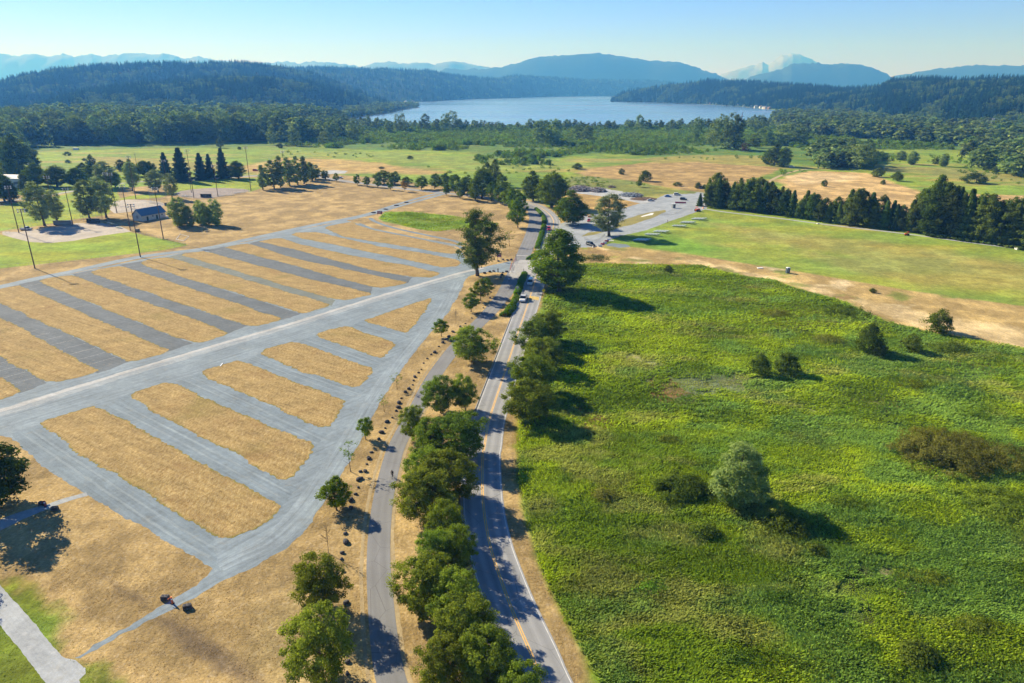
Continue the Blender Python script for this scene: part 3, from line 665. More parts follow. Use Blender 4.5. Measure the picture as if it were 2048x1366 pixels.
# ================================================================ VEGETATION
def unit(a): return a/(np.linalg.norm(a, axis=1, keepdims=True)+1e-9)
def quads(p, nrm, L, W, rg):
    t = unit(np.cross(nrm, rg.normal(size=p.shape))); b = np.cross(nrm, t)
    L = L[:, None]*.5; W = W[:, None]*.5
    v = np.stack([p-t*L, p-b*W+t*L*.1, p+t*L, p+b*W+t*L*.1], 1).reshape(-1, 3)
    return v, np.arange(len(v)).reshape(-1, 4)
LF = dict(
    ash=m_leaf('ash_leaves', (.085, .135, .02), (.30, .385, .045), .24, .5, .018),
    maple=m_leaf('maple_leaves', (.06, .11, .01), (.22, .32, .016), .2, .45),
    young=m_leaf('young_leaves', (.08, .14, .015), (.24, .33, .025), .15, .45),
    dark=m_leaf('dark_leaves', (.045, .078, .017), (.17, .235, .042), .35, .4, .02),
    silver=m_leaf('silver_leaves', (.13, .20, .07), (.42, .50, .27), .18, .4),
    willow=m_leaf('willow_leaves', (.15, .24, .065), (.38, .49, .16), .18, .45),
    conifer=m_leaf('conifer_needles', (.02, .045, .018), (.07, .115, .04), .25, .25),
    wood=m_leaf('woodland_leaves', (.06, .12, .04), (.28, .37, .12), .4, .4, .016),
    scrub=m_leaf('scrub_leaves', (.075, .15, .018), (.25, .38, .04), .33, .45, .016),
    bramble=m_leaf('bramble_leaves', (.11, .12, .02), (.29, .31, .065), .2, .4),
    bush=m_leaf('bush_leaves', (.055, .09, .014), (.17, .22, .028), .25, .4),
    hedge=m_leaf('hedge_leaves', (.06, .13, .012), (.2, .34, .02), .1, .4),
    rust=m_leaf('rust_leaves', (.16, .10, .02), (.36, .25, .04), .1, .4),
    red=m_leaf('red_leaves', (.06, .02, .022), (.15, .05, .05), .1, .3),
    hillc=m_leaf('hill_conifer_needles', (.009, .036, .020), (.036, .085, .036), .45, .2),
    hillb=m_leaf('hill_broadleaf', (.045, .10, .024), (.15, .22, .05), .4, .3, .018),
)
BARK = PT('bark', (.13, .105, .08), .95, 0, .4, 6); BARKL = PT('pale_bark', (.32, .30, .25), .9, 0, .3, 6)
def P_round(t): return np.sqrt(np.clip(1-(2*t-1)**2, 0, 1))**.8*(1-.15*t)
def P_egg(t): return np.clip(np.sin(np.pi*np.clip(t, 0, 1)**.72), 0, 1)**.75
def P_vase(t): return np.clip(np.sin(np.pi*np.clip(t, 0, 1)**1.25), 0, 1)**.7
def P_tall(t): return np.clip(np.sin(np.pi*np.clip(t, 0, 1)**.85), 0, 1)**.5
def P_dome(t): return np.sqrt(np.clip(1-t**2.2, 0, 1))
def crown(key, seed, W, z0, z1, prof, nclump, cr_, nleaf, leaf, m, inner=.35, lump=.3, asp=1.7, updraft=0, sparse=0, dy=1.0):
    rg = np.random.default_rng(seed)
    t = rg.random(nclump*3); keep = rg.random(nclump*3) < np.clip(prof(t), .12, 1); t = t[keep][:nclump]
    k = len(t); a = rg.random(k)*2*np.pi
    lob = 1+lump*(fbm(np.cos(a)*1.6+seed, np.sin(a)*1.6+t*2.6, seed, 3)-.5)*3
    u = np.sqrt(inner**2+(1-inner**2)*rg.random(k))
    rad = W/2*prof(t)*u*lob
    c = np.column_stack([np.cos(a)*rad, np.sin(a)*rad*dy, z0+(z1-z0)*t+updraft*rad])
    tone = np.clip(rg.normal(.5, .22, k), 0, 1)
    sz = cr_*(.6+.8*rg.random(k))
    n = nleaf; ci = rg.integers(0, k, n)
    d = unit(rg.normal(size=(n, 3)))*(rg.random(n)**.5)[:, None]
    off = d*sz[ci][:, None]*np.array([1, 1, .7])
    p = c[ci]+off
    axis = np.column_stack([c[ci][:, 0], c[ci][:, 1], c[ci][:, 2]-(z0+.35*(z1-z0))])
    nrm = unit(d*.7+unit(axis)*.5+np.array([0, 0, .45])+rg.normal(size=(n, 3))*.45)
    L = leaf*(.6+.8*rg.random(n))
    v, f = quads(p, nrm, L, L/asp, rg)
    tn = np.repeat(np.clip(tone[ci]+rg.normal(0, .18, n), 0, 1), 4)
    return npmesh(key, v, f, m, [('tone', 'POINT', 'FLOAT', tn)])
def trunk(key, seed, h, r, htop, W, m, limbs=6, lean=.02, lf=.28):
    rg = random.Random(seed); mb = MB()
    pts = []; 
    for i in range(7):
        t = i/6; pts.append((lean*h*math.sin(t*3+seed), lean*h*math.cos(t*2+seed)-lean*h, htop*t))
    mb.tube(pts, [r*1.35]+[r*(1-.8*i/6) for i in range(1, 7)], 8)
    for k in range(limbs):
        t = lf+(.9-lf)*k/max(1, limbs-1); z = htop*t; a = k*2.4+seed; L = W*.42*(1-.45*t)
        b = Vector((lean*h*math.sin(t*3+seed), lean*h*math.cos(t*2+seed)-lean*h, z))
        e = b+Vector((math.cos(a)*L, math.sin(a)*L, L*.7))
        mid = (b+e)/2+Vector((0, 0, -L*.08))
        mb.tube([b, mid, e], [r*.5*(1-.5*t), r*.3*(1-.5*t), r*.08], 5)
    me = mb.mesh(key, m, True); return me
def conifer(key, seed, h, W, m, nwh=20, per=10, leaf=.75, n=7500, base=.06):
    rg = np.random.default_rng(seed); P_ = []; Nn = []; tn = []
    for i in range(n):
        t = rg.random()**1.35; k = int(t*nwh)/nwh+.3/nwh*rg.random()
        z = h*(base+(1-base)*k); Rr = W/2*(1-k)**.8*(.95+.25*math.sin(int(k*nwh)*2.1))+.25
        b = rg.integers(0, per); a = 2*np.pi*b/per+int(k*nwh)*.7+rg.normal(0, .10)
        s = rg.random()**.6
        P_.append((math.cos(a)*Rr*s, math.sin(a)*Rr*s, z-Rr*s*.32+rg.normal(0, .12)+.25*Rr*s*s))
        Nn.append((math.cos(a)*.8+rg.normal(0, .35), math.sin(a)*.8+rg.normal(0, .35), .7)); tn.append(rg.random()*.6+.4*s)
    p = np.array(P_); nr = unit(np.array(Nn)); L = leaf*(.5+rg.random(n))
    v, f = quads(p, nr, L, L*.6, rg)
    return npmesh(key, v, f, m, [('tone', 'POINT', 'FLOAT', np.repeat(tn, 4))])
PROTO = {}   # kind -> dict(crowns=[(crown mesh, trunk mesh)], w, h)
def proto(kind, variants, w, h): PROTO[kind] = dict(v=variants, w=w, h=h)
def mk(kind, n, w, h, z0, prof, nc, cr_, nl, leaf, leafm, bark=None, r=.16, limbs=7, **k):
    vs = []
    for i in range(n):
        c = crown(kind+'_crown', 10*i+sum(map(ord, kind)) % 97, w, z0*h, h*.97, prof, nc, cr_, nl, leaf, LF[leafm], **k)
        t = trunk(kind+'_trunk', i+3, h, r, h*.85, w, bark or BARK, limbs)
        vs.append((c, t))
    proto(kind, vs, w, h)
mk('ash', 4, 8.6, 9.6, .14, P_round, 170, .85, 24000, .26, 'ash', r=.17, lump=.46, inner=.35)
mk('maple', 3, 10.8, 20, .08, P_egg, 300, 1.3, 27000, .42, 'maple', r=.4, lump=.2)
mk('young', 3, 3.4, 5.2, .22, P_egg, 60, .5, 5500, .2, 'young', r=.07, lump=.3)
mk('lime', 3, 4.9, 7.5, .14, P_egg, 100, .65, 10000, .25, 'maple', r=.12, lump=.3)
mk('sparse', 2, 3.0, 5.2, .3, P_vase, 26, .35, 500, .17, 'young', r=.055, limbs=12)
mk('oak', 2, 12.5, 22, .12, P_tall, 260, 1.35, 26000, .42, 'dark', r=.45, limbs=12, lump=.5, inner=.1)
mk('cotton', 3, 9.6, 22, .12, P_tall, 220, 1.25, 21000, .42, 'silver', r=.4, limbs=12, lump=.4, updraft=.12)
mk('poplar', 3, 6.2, 19, .05, P_egg, 150, .9, 13000, .42, 'willow', r=.25, limbs=10, lump=.35, updraft=0, inner=.05)
mk('willow', 2, 8.2, 14, .0, P_tall, 170, 1.15, 18000, .38, 'willow', r=.25, lump=.35)
mk('woodtree', 4, 14, 26, .05, P_tall, 120, 1.8, 4200, .95, 'wood', r=.4, limbs=5, lump=.4)
mk('darktree', 3, 11, 18, .02, P_egg, 140, 1.5, 11000, .6, 'dark', r=.35, lump=.4)
mk('shrub', 3, 5, 3.6, .0, P_dome, 50, .8, 1500, .42, 'scrub', r=.05, limbs=3, lump=.35)
mk('bush', 3, 5, 4.6, .0, P_egg, 70, .75, 4500, .28, 'bush', r=.08, limbs=4, lump=.3)
mk('rust', 1, 5, 7, .2, P_egg, 70, .6, 3500, .26, 'rust', r=.1)
mk('plum', 1, 12, 12, .1, P_round, 90, 1.2, 3500, .5, 'red', r=.3)
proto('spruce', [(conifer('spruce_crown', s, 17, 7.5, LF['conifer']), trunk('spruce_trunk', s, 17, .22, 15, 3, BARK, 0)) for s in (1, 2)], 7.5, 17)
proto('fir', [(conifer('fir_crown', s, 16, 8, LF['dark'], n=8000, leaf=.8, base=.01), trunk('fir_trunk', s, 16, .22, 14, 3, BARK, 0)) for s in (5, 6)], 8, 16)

cnt = {}
NM = dict(ash='ash_tree', maple='maple_tree', young='young_tree', lime='lime_tree', sparse='young_tree', oak='oak_tree', cotton='cottonwood_tree', poplar='poplar_tree', willow='willow_tree', woodtree='woodland_tree', darktree='broadleaf_tree', shrub='shrub', bush='bush', rust='autumn_tree', plum='purple_leaved_tree', spruce='spruce_tree', fir='fir_tree')
def tree(kind, X, Y, h, w, label, group=None, z=0, v=None, rz=None, wy=None, leafm=None, small=False, cat=None):
    pr = PROTO[kind]; i = cnt.get(kind, 0); cnt[kind] = i+1
    c, t = pr['v'][(i if v is None else v) % len(pr['v'])]
    sx = w/pr['w']; sz = h/pr['h']
    root = thing(NM[kind], label, cat or ('shrub' if kind in ('shrub', 'bush') else 'tree'), (X, Y, z), (i*2.399 if rz is None else rz), group, (sx, (wy or w)/pr['w'], sz))
    link('crown', c, root)
    if not small: link('trunk', t, root)
    return root
def tpx(kind, bx, by, ty, wpx, label, **k):
    X, Y = G(bx, by); h = HT(Y, ty); wpx = wpx*{'spruce': 1.3, 'cotton': .9, 'poplar': 1.25}.get(kind, 1); return tree(kind, X, Y, h, wpx/PM(Y), label, **k)
def tcx(kind, cx, cy, wpx, h, label, **k):
    """by crown centre"""
    X, Y = G(cx, cy, .56*h); return tree(kind, X, Y, h, wpx/PM(Y), label, **k)

# ---- trees along the road, near to far
def ordn(i): return ['first', 'second', 'third', 'fourth', 'fifth', 'sixth', 'seventh', 'eighth', 'ninth', 'tenth', 'eleventh', 'twelfth', 'thirteenth', 'fourteenth', 'fifteenth', 'sixteenth', 'seventeenth', 'eighteenth', 'nineteenth', 'twentieth', 'twenty first', 'twenty second', 'twenty third', 'twenty fourth', 'twenty fifth', 'twenty sixth', 'twenty seventh', 'twenty eighth', 'twenty ninth', 'thirtieth', 'thirty first', 'thirty second', 'thirty third', 'thirty fourth', 'thirty fifth', 'thirty sixth', 'thirty seventh', 'thirty eighth', 'thirty ninth', 'fortieth'][i]
g1 = 'leafy trees in the strip between the cycle path and the road'
mid = [(1046, 1378, 110, 7.5), (890, 1330, 110, 8.5), (975, 1310, 120, 9), (930, 1250, 120, 9.5), (845, 1165, 125, 9.5), (905, 1195, 120, 9.5), (915, 1095, 80, 8.5), (868, 1105, 75, 8.5), (893, 1045, 88, 9), (845, 985, 110, 9.5), (895, 945, 115, 9.5), (850, 935, 90, 9), (912, 868, 120, 9.5), (860, 870, 80, 8.5), (825, 842, 52, 8), (880, 785, 70, 9), (928, 780, 60, 9), (945, 684, 86, 10)]
for i, (x, y, w, h) in enumerate(sorted(mid, key=lambda q: -q[1])):
    tcx('ash', x, y, w*.99, h, 'dense tree between path and road, %s up from the photo bottom' % ordn(i), group=g1)
g2 = 'leafy trees on the meadow side of the road'
for i, (x, y, w, h) in enumerate([(1052, 795, 92, 9.5), (1062, 745, 84, 10), (1085, 705, 78, 9), (1068, 668, 70, 9.5), (1098, 650, 66, 9.5)]):
    tcx('ash', x, y, w*1.08, h, 'dense green tree on the meadow side of the road, %s from the camera' % ordn(i), group=g2)
g3 = 'young trees in the dry strip beside the gravel lot'
for i, (k, bx, by, ty, w, e) in enumerate([('ash', 648, 1362, 1218, 132, 'large rounded tree'), ('ash', 648, 1218, 1106, 112, 'large yellow green rounded tree'), ('lime', 674, 1018, 952, 60, 'small dense round tree on a thin trunk'), ('sparse', 702, 942, 878, 40, 'thin half bare sapling'), ('young', 732, 878, 832, 34, 'small leafy sapling'), ('sparse', 767, 824, 786, 24, 'thin sparse sapling'), ('sparse', 796, 779, 744, 26, 'thin light green sapling'), ('young', 881, 673, 636, 32, 'small bright leafy tree'), ('young', 943, 624, 583, 36, 'small round leafy tree'), ('young', 960, 602, 556, 36, 'small dense leafy tree'), ('young', 975, 592, 553, 26, 'slim leafy tree half hidden'), ('sparse', 1018, 492, 458, 26, 'thin leafy sapling by the wide lane')]):
    tpx(k, bx, by, ty, w, '%s in the dry strip, %s from the camera' % (e, ordn(i)), group=g3)
def bare(bx, by, ty, label):
    X, Y = G(bx, by); h = HT(Y, ty); r = thing('bare_tree', label, 'tree', (X, Y, 0)); rg = random.Random(bx); mb = MB()
    mb.tube([(0, 0, 0), (.05, .03, h*.5), (0, 0, h)], [.05, .035, .01], 6); mb.build('trunk', BARK, r)
    m2 = MB()
    for k in range(26):
        z = h*(.35+.6*rg.random()); a = rg.random()*6.28; L = (h-z)*.5+.35
        e = Vector((math.cos(a)*L*.6, math.sin(a)*L*.6, z+L*.7)); m2.tube([(0, 0, z), e], [.02, .006], 4)
        m2.tube([e*.6+Vector((0, 0, z*.4)), e+Vector((rg.uniform(-.3, .3), rg.uniform(-.3, .3), .3))], [.01, .004], 3)
    m2.build('branches', BARK, r)
bare(657, 1106, 1046, 'bare grey dead sapling beside the boulder line, nearer one')
bare(912, 648, 618, 'bare dead sapling by the dry strip, farther one')
# big single trees
tpx('oak', 955, 550, 411, 84, 'tall dark ragged tree standing where the gravel road meets the lane', v=0)
tpx('maple', 1118, 582, 452, 104, 'huge dense dark green tree right of the two vans on the road', v=0)
tpx('maple', 1143, 449, 380, 62, 'rounded bright green tree at the corner of the east gravel lot', v=1)
tpx('cotton', 1217, 471, 385, 66, 'grey green tree with a bare trunk in the east gravel lot', v=0)
tpx('maple', 1105, 415, 340, 66, 'large round tree left of the debris yard', v=2)
tpx('maple', 1065, 402, 341, 44, 'tall green tree on the far side of the road bend', v=1)
tpx('lime', 1076, 404, 366, 26, 'small bright tree in front of the tall one at the bend')
tree('darktree', -89.6, 100.5, 15, 11, 'large dark tree cut by the left edge of the photo above the spur path', v=1)
tree('maple', *G(-130, 1180), 12, 9, 'green tree cut by the left edge below the spur path', v=0)
# row beside the wide lane, then the street going west
g4 = 'leafy trees lining the street that curves west'
row = [('lime', 1034, 455, 398, 34), ('lime', 1041, 440, 382, 34), ('lime', 1030, 425, 372, 34), ('lime', 1018, 414, 370, 30), ('lime', 1002, 408, 368, 28), ('lime', 984, 402, 362, 26), ('maple', 966, 396, 332, 46), ('lime', 950, 402, 364, 26), ('lime', 1005, 390, 346, 30), ('lime', 936, 392, 348, 34), ('lime', 920, 397, 362, 22), ('lime', 912, 386, 346, 30), ('lime', 893, 391, 364, 16), ('lime', 893, 378, 344, 30), ('lime', 871, 378, 345, 26), ('lime', 843, 379, 350, 27), ('rust', 810, 383, 357, 16), ('lime', 814, 372, 352, 22), ('lime', 790, 369, 341, 24), ('lime', 768, 368, 339, 38), ('lime', 781, 380, 355, 14), ('lime', 756, 375, 354, 16), ('lime', 734, 373, 351, 16), ('lime', 715, 370, 347, 14), ('lime', 673, 363, 345, 12), ('lime', 651, 360, 339, 17)]
for i, (k, bx, by, ty, w) in enumerate(sorted(row, key=lambda q: -q[1])):
    tpx(k, bx, by, ty, w, '%s leafy street tree, %s from the wide lane going west' % ('orange brown' if k == 'rust' else 'tall dark green' if k == 'maple' else 'small green' if w < 20 else 'rounded green', ordn(i)), group=g4)
for bx, by, ty, w, l in [(990, 372, 318, 26, 'tall dark narrow tree behind the street trees'), (975, 366, 322, 22, 'dark tree just left of the tall narrow one behind the street')]:
    tpx('darktree', bx, by, ty, w, l)
g5 = 'row of pale poplars at the edge of the dry field'
for i, (bx, by, ty, w) in enumerate([(527, 380, 327, 16), (545, 377, 316, 24), (562, 375, 310, 20), (578, 371, 311, 20), (594, 370, 308, 22), (610, 368, 311, 20), (622, 362, 322, 20), (632, 358, 328, 20)]):
    tpx('poplar', bx, by, ty, w, 'pale upright poplar beside the dry field, %s in its row from the left' % ordn(i), group=g5)
for i, (bx, by, ty, w) in enumerate([(333, 354, 304, 22), (365, 363, 294, 32), (404, 360, 305, 24), (422, 358, 307, 19), (448, 357, 295, 24)]):
    tpx('spruce', bx, by, ty, w, 'dark pointed spruce behind the far ball field, %s from the left' % ordn(i), group='dark spruces behind the far ball field')
tpx('maple', 475, 357, 320, 36, 'round dark green tree right of the spruces')
for bx, by, ty, w, k, l in [(85, 452, 362, 54, 'cotton', 'large silvery cottonwood behind the near infield'), (116, 446, 378, 34, 'cotton', 'smaller silvery tree right of the large one by the near infield'), (178, 438, 358, 44, 'cotton', 'silvery tree in the middle of the ball fields, left one of the pair'), (210, 436, 352, 50, 'cotton', 'silvery tree left of the blue roofed shed, right one of the pair'), (267, 382, 324, 34, 'cotton', 'pale feathery tree behind the second infield'), (313, 384, 338, 38, 'cotton', 'grey green tree behind the tall backstop'), (345, 398, 345, 26, 'cotton', 'bright narrow tree right of the tall backstop'), (214, 376, 322, 46, 'cotton', 'broad grey green tree behind the ball fields'),
                        (75, 372, 326, 44, 'maple', 'round green tree at the back of the ball fields, left of three'), (117, 374, 328, 48, 'maple', 'broad green tree at the back of the ball fields'), (155, 374, 334, 42, 'maple', 'round green tree at the back of the ball fields, right of the broad one'), (182, 366, 330, 34, 'maple', 'small green tree beside the dark pointed one'), (188, 352, 308, 22, 'darktree', 'dark narrow tree behind the ball fields'), (168, 350, 325, 24, 'darktree', 'low dark tree left of the narrow one'), (231, 374, 340, 26, 'maple', 'small bright tree below the grey green one'), (243, 342, 318, 20, 'darktree', 'dark round tree at the meadow edge'), (290, 352, 320, 36, 'maple', 'green tree behind the feathery pale one'), (303, 350, 322, 26, 'darktree', 'dark tree left of the spruces'), (262, 352, 318, 26, 'maple', 'light green tree near the far power pole'),
                        (8, 402, 340, 44, 'maple', 'big round green tree at the left edge of the photo'), (24, 404, 358, 30, 'darktree', 'dark tree in front of the white building'), (52, 388, 345, 24, 'darktree', 'dark tree between white building and ball field'), (40, 350, 266, 52, 'darktree', 'tall dark tree at the left edge behind the white building'), (12, 352, 272, 48, 'willow', 'tall grey tree at the very left edge'), (62, 342, 290, 34, 'darktree', 'dark tree right of the tall grey one'), (30, 345, 296, 30, 'willow', 'silver grey tree before the tall dark one'), (-15, 372, 290, 40, 'darktree', 'dark tree cut by the left edge')]:
    tpx(k, bx, by, ty, w, l)
for bx, by, ty, w, l in [(362, 452, 392, 40, 'large loose willow clump on the dry field, left one'), (380, 452, 412, 22, 'low willow growing against the large left clump'), (402, 449, 398, 22, 'narrow willow clump on the dry field'), (413, 451, 404, 24, 'narrow willow next to the dark rounded clump'), (432, 450, 396, 30, 'dark egg shaped willow at the right end of the clumps')]:
    tpx('willow', bx, by, ty, w, l, group='willow clumps on the dry field')
# belt of conifers and broadleaf trees along the top of the sports lawn
def lin(x, xs, ys): return float(np.interp(x, xs, ys))
tx = [1395, 1430, 1450, 1480, 1510, 1560, 1600, 1640, 1680, 1710, 1735, 1755, 1775, 1795, 1810, 1840, 1862, 1880, 1900, 1925, 1965, 1990, 2030, 2070, 2140]
ty_ = [372, 342, 368, 350, 352, 364, 380, 388, 392, 370, 388, 376, 392, 402, 412, 372, 350, 356, 374, 370, 384, 398, 386, 390, 390]
rg = random.Random(8); belt = []
for r_, (dyb, n0) in enumerate(((-1, 40), (-9, 34), (-16, 22))):
    for i in range(n0):
        x = 1402+(2130-1402)*(i+.5*r_)/n0+rg.uniform(-5, 5); by = lin(x, [1403, 1553, 1636, 1822, 2047, 2140], [413, 430, 444, 465, 497, 512])+dyb
        top = lin(x, tx, ty_)+rg.uniform(-3, 10)+(8 if r_ == 0 else 0)
        belt.append((r_, x, by, top))
rg.shuffle(belt); nfir = nbr = 0
for r_, x, by, top in sorted(belt, key=lambda q: q[1]):
    k = 'fir' if rg.random() < (.62 if r_ == 0 else .35) else 'darktree'
    w = (by-top)*rg.uniform(.42, .58)*(1 if k == 'fir' else 1.15)
    if k == 'fir': nfir += 1
    else: nbr += 1
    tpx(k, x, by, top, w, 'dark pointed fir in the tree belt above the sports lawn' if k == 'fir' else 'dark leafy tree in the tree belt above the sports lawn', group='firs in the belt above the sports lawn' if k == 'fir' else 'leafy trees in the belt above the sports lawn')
tpx('darktree', 1432, 412, 344, 52, 'largest rounded tree at the left end of the belt', v=0)
tpx('darktree', 1862, 466, 350, 54, 'tallest rounded tree standing out of the belt', v=1)
# solitary bushes
for k, bx, by, ty, w, l in [
    ('willow', 1475, 1004, 888, 98, 'tall pale willow bush alone in the meadow'),
    ('bush', 1874, 664, 617, 54, 'round dark bush on the dry strip at the right'),
    ('bush', 1735, 703, 645, 52, 'tall loose bush with yellow leaves in the meadow'),
    ('bush', 1757, 712, 684, 34, 'small yellowish bush at the foot of the tall one'),
    ('bush', 1822, 704, 668, 40, 'grey half bare bush right of the yellow ones'),
    ('bush', 1517, 748, 706, 42, 'round dark bush, left one of the pair in the meadow'),
    ('bush', 1572, 747, 704, 52, 'round dark bush, right one of the pair in the meadow'),
    ('bush', 1745, 585, 576, 14, 'tiny dark bush on the dry strip'), ('bush', 1335, 545, 530, 18, 'small bush at the top edge of the meadow'),
    ('bush', 1290, 362, 340, 28, 'dark rounded bush in front of the dry east field'), ('bush', 1243, 349, 336, 13, 'small dark bush left of the rounded one'), ('lime', 1278, 374, 357, 12, 'small bright bush beside the debris yard'),
    ('bush', 1354, 372, 364, 18, 'low bright bush on the far dry field'), ('bush', 1396, 377, 364, 14, 'small dark bush left of the tree belt'), ('bush', 1409, 378, 368, 12, 'low dark bush touching the tree belt'),
    ('bush', 1155, 338, 326, 22, 'dark bush on the green beyond the road bend'),
    ('bush', 1648, 373, 359, 14, 'lone dark bush on the dry east field'), ('bush', 1755, 354, 335, 24, 'dark bush at the corner of the dry east field'), ('bush', 1795, 362, 343, 22, 'dark bush right of the corner one'), ('bush', 1766, 369, 359, 11, 'small dark bush beneath the pair of dark ones'),
    ('willow', 1823, 329, 301, 21, 'upright green tree in the far green field'), ('willow', 1801, 320, 301, 22, 'round tree left of the upright one in the far field'), ('willow', 1886, 333, 306, 18, 'upright tree in the far field, right one'), ('bush', 1871, 328, 314, 16, 'bush beside the right upright tree'), ('bush', 1950, 366, 345, 46, 'broad green bush in the far right field'), ('bush', 1990, 346, 332, 15, 'small bush at the far right field edge'),
    ('plum', 1490, 304, 285, 22, 'dark purple leaved tree by the far wood'),
    ('darktree', 1550, 332, 288, 34, 'dark conifer like tree in the far field, left of the clump'), ('darktree', 1566, 334, 292, 30, 'dark tree right of its larger neighbour in the far field'), ('darktree', 1535, 328, 298, 26, 'low dark tree left end of the far clump'),
    ('bush', 68, 309, 298, 16, 'low dark bush on the far green meadow'), ('bush', 136, 311, 303, 14, 'dark bush far on the green meadow, upper'), ('bush', 136, 326, 319, 12, 'dark bush far on the green meadow, lower'), ('bush', 168, 321, 316, 10, 'tiny dark bush on the green meadow'),
    ('bush', 440, 296, 275, 14, 'small tree at the edge of the great wood'), ('bush', 479, 299, 293, 9, 'small dark bush at the meadow top'), ('bush', 560, 296, 285, 13, 'round dark bush at the corner of the meadow'),
    ('bush', 110, 364, 352, 14, 'dark low bush behind the ball field trees'), ('bush', 820, 318, 311, 14, 'small bush on the yellow meadow'), ('bush', 763, 337, 333, 12, 'tiny bush on the dry patch')]:
    tpx(k, bx, by, ty, w, l)
# hedge in the median
def hedge(pts, wid, h, label):
    g = cr(GP(pts), .4); rg = np.random.default_rng(len(pts)); k = len(g)*240
    i = rg.integers(0, len(g), k); a = rg.random(k)*2*np.pi; r = np.sqrt(rg.random(k))*.5+.5
    hh = h*(.85+.3*vn(g[i, 0]*.8, g[i, 1]*.8, 4))
    ww = wid/2*(.8+.45*vn(g[i, 0]*.6, g[i, 1]*.6, 14))
    p = np.column_stack([g[i, 0]+np.cos(a)*ww*r+rg.normal(0, .12, k), g[i, 1]+rg.normal(0, .3, k), np.abs(np.sin(a))*hh*r])
    nr = unit(np.column_stack([np.cos(a), rg.normal(0, .5, k), np.abs(np.sin(a))+.3])+rg.normal(size=(k, 3))*.4)
    L = .26*(.6+rg.random(k)); v, f = quads(p, nr, L, L*.6, rg)
    o = link('hedge', npmesh('hedge', v, f, LF['hedge'], [('tone', 'POINT', 'FLOAT', np.repeat(np.clip(rg.normal(.5, .25, k), 0, 1), 4))]))
    tag(o, label, 'hedge', 'hedge blocks between lane and road')
hedge([(1008, 632), (1017, 625), (1024, 614)], 3.1, 1.3, 'clipped hedge block at the near end of the median')
hedge([(1025, 611), (1030, 602), (1033, 594)], 2.2, 1.2, 'clipped hedge block, second from the near end')
hedge([(1034, 590), (1038, 578), (1043, 563), (1049, 549)], 2.6, 1.3, 'long clipped hedge block left of the blue shaded van')
hedge([(1058, 519), (1066, 515), (1072, 511)], 3, 1.4, 'short rounded hedge block beyond the junction')
hedge([(1074, 497), (1079, 482), (1084, 466), (1088, 452)], 2.2, 1.3, 'hedge block beside the red car')
hedge([(1089, 447), (1088, 437), (1082, 427), (1072, 418)], 2.2, 1.2, 'farthest hedge block at the road bend')
# thickets in the meadow
def thicket(name, cx, cy, wpx, dpx, h, m, n, label, leaf=.34, nc=150):
    X, Y = G(cx, cy); w = wpx/PM(Y); d = (G(cx, cy-dpx/2)[1]-G(cx, cy+dpx/2)[1])
    c = crown(name, cx, w, 0, h, P_dome, nc, 1.1, n, leaf, LF[m], lump=.35, inner=.0, dy=d/w, asp=2)
    o = link(name, c); o.location = (X, Y, 0); tag(o, label, 'thicket')
thicket('bramble_thicket', 1895, 912, 255, 92, 3.6, 'bramble', 42000, 'wide brown domed thicket in the right of the meadow', .3, 420)
thicket('bramble_thicket', 1362, 985, 135, 56, 2.8, 'bush', 16000, 'low brown thicket left of the pale willow bush')
thicket('bramble_thicket', 1570, 1058, 92, 50, 2.4, 'bush', 10000, 'low brown thicket in the shadow of the willow bush')
thicket('bramble_thicket', 1408, 1072, 66, 26, 1.7, 'bush', 5000, 'small brown thicket below the willow bush')
thicket('bramble_thicket', 1207, 995, 46, 22, 1.1, 'bramble', 2500, 'small brownish bush in the bright part of the meadow')
thicket('bramble_thicket', 1836, 1318, 70, 50, 1.8, 'bush', 6000, 'yellow green bush near the bottom right corner')
thicket('bramble_thicket', 1630, 1105, 34, 20, 1.0, 'bush', 2000, 'small yellow green bush on the edge of the wet hollow')
thicket('shrub_thicket', 2010, 1020, 190, 90, 1.6, 'ash', 20000, 'dark green shrub patch at the right edge of the meadow', .34, 260)
thicket('shrub_thicket', 1690, 626, 100, 30, 1.6, 'bush', 7000, 'olive shrub patch at the top right edge of the meadow')
thicket('bramble_thicket', 1553, 630, 56, 16, 1.3, 'bramble', 3500, 'brown patch of scrub in the upper meadow')
thicket('bramble_thicket', 1660, 682, 60, 20, 1.2, 'bramble', 3500, 'brown patch of scrub left of the yellow bush')
thicket('shrub_thicket', 1195, 517, 60, 12, 1.2, 'bush', 2500, 'low bush where dry strip and meadow meet by the big tree')
thicket('shrub_thicket', 1900, 700, 90, 24, 1.4, 'bush', 6000, 'low dark shrubs below the round bush on the dry strip')
thicket('shrub_thicket', 815, 430, 70, 12, 1.1, 'scrub', 3500, 'low leafy shrubs at the top of the green hollow')

for i, (x, y, w, d, h) in enumerate(sorted([(1250, 690, 40, 12, .9), (1480, 670, 60, 16, 1.0), (1590, 720, 70, 18, 1.0), (1830, 770, 80, 22, 1.1), (1700, 830, 60, 18, .9), (1960, 830, 90, 24, 1.2), (1340, 880, 50, 16, .9), (1130, 960, 40, 20, .9), (1700, 1010, 80, 26, 1.1), (1850, 1160, 90, 34, 1.2), (1960, 1260, 110, 44, 1.3), (1560, 1200, 60, 24, .9), (1300, 1180, 60, 26, .8), (1740, 1300, 60, 30, 1.0), (1480, 1320, 80, 34, .9)], key=lambda q: q[1])):
    thicket('weed_clump', x, y, w*1.25, d*1.2, h*.7, 'scrub' if i % 3 else 'ash', int(w*28), 'low dark weed clump in the meadow, %s from the far end' % ordn(i), .3, 40)
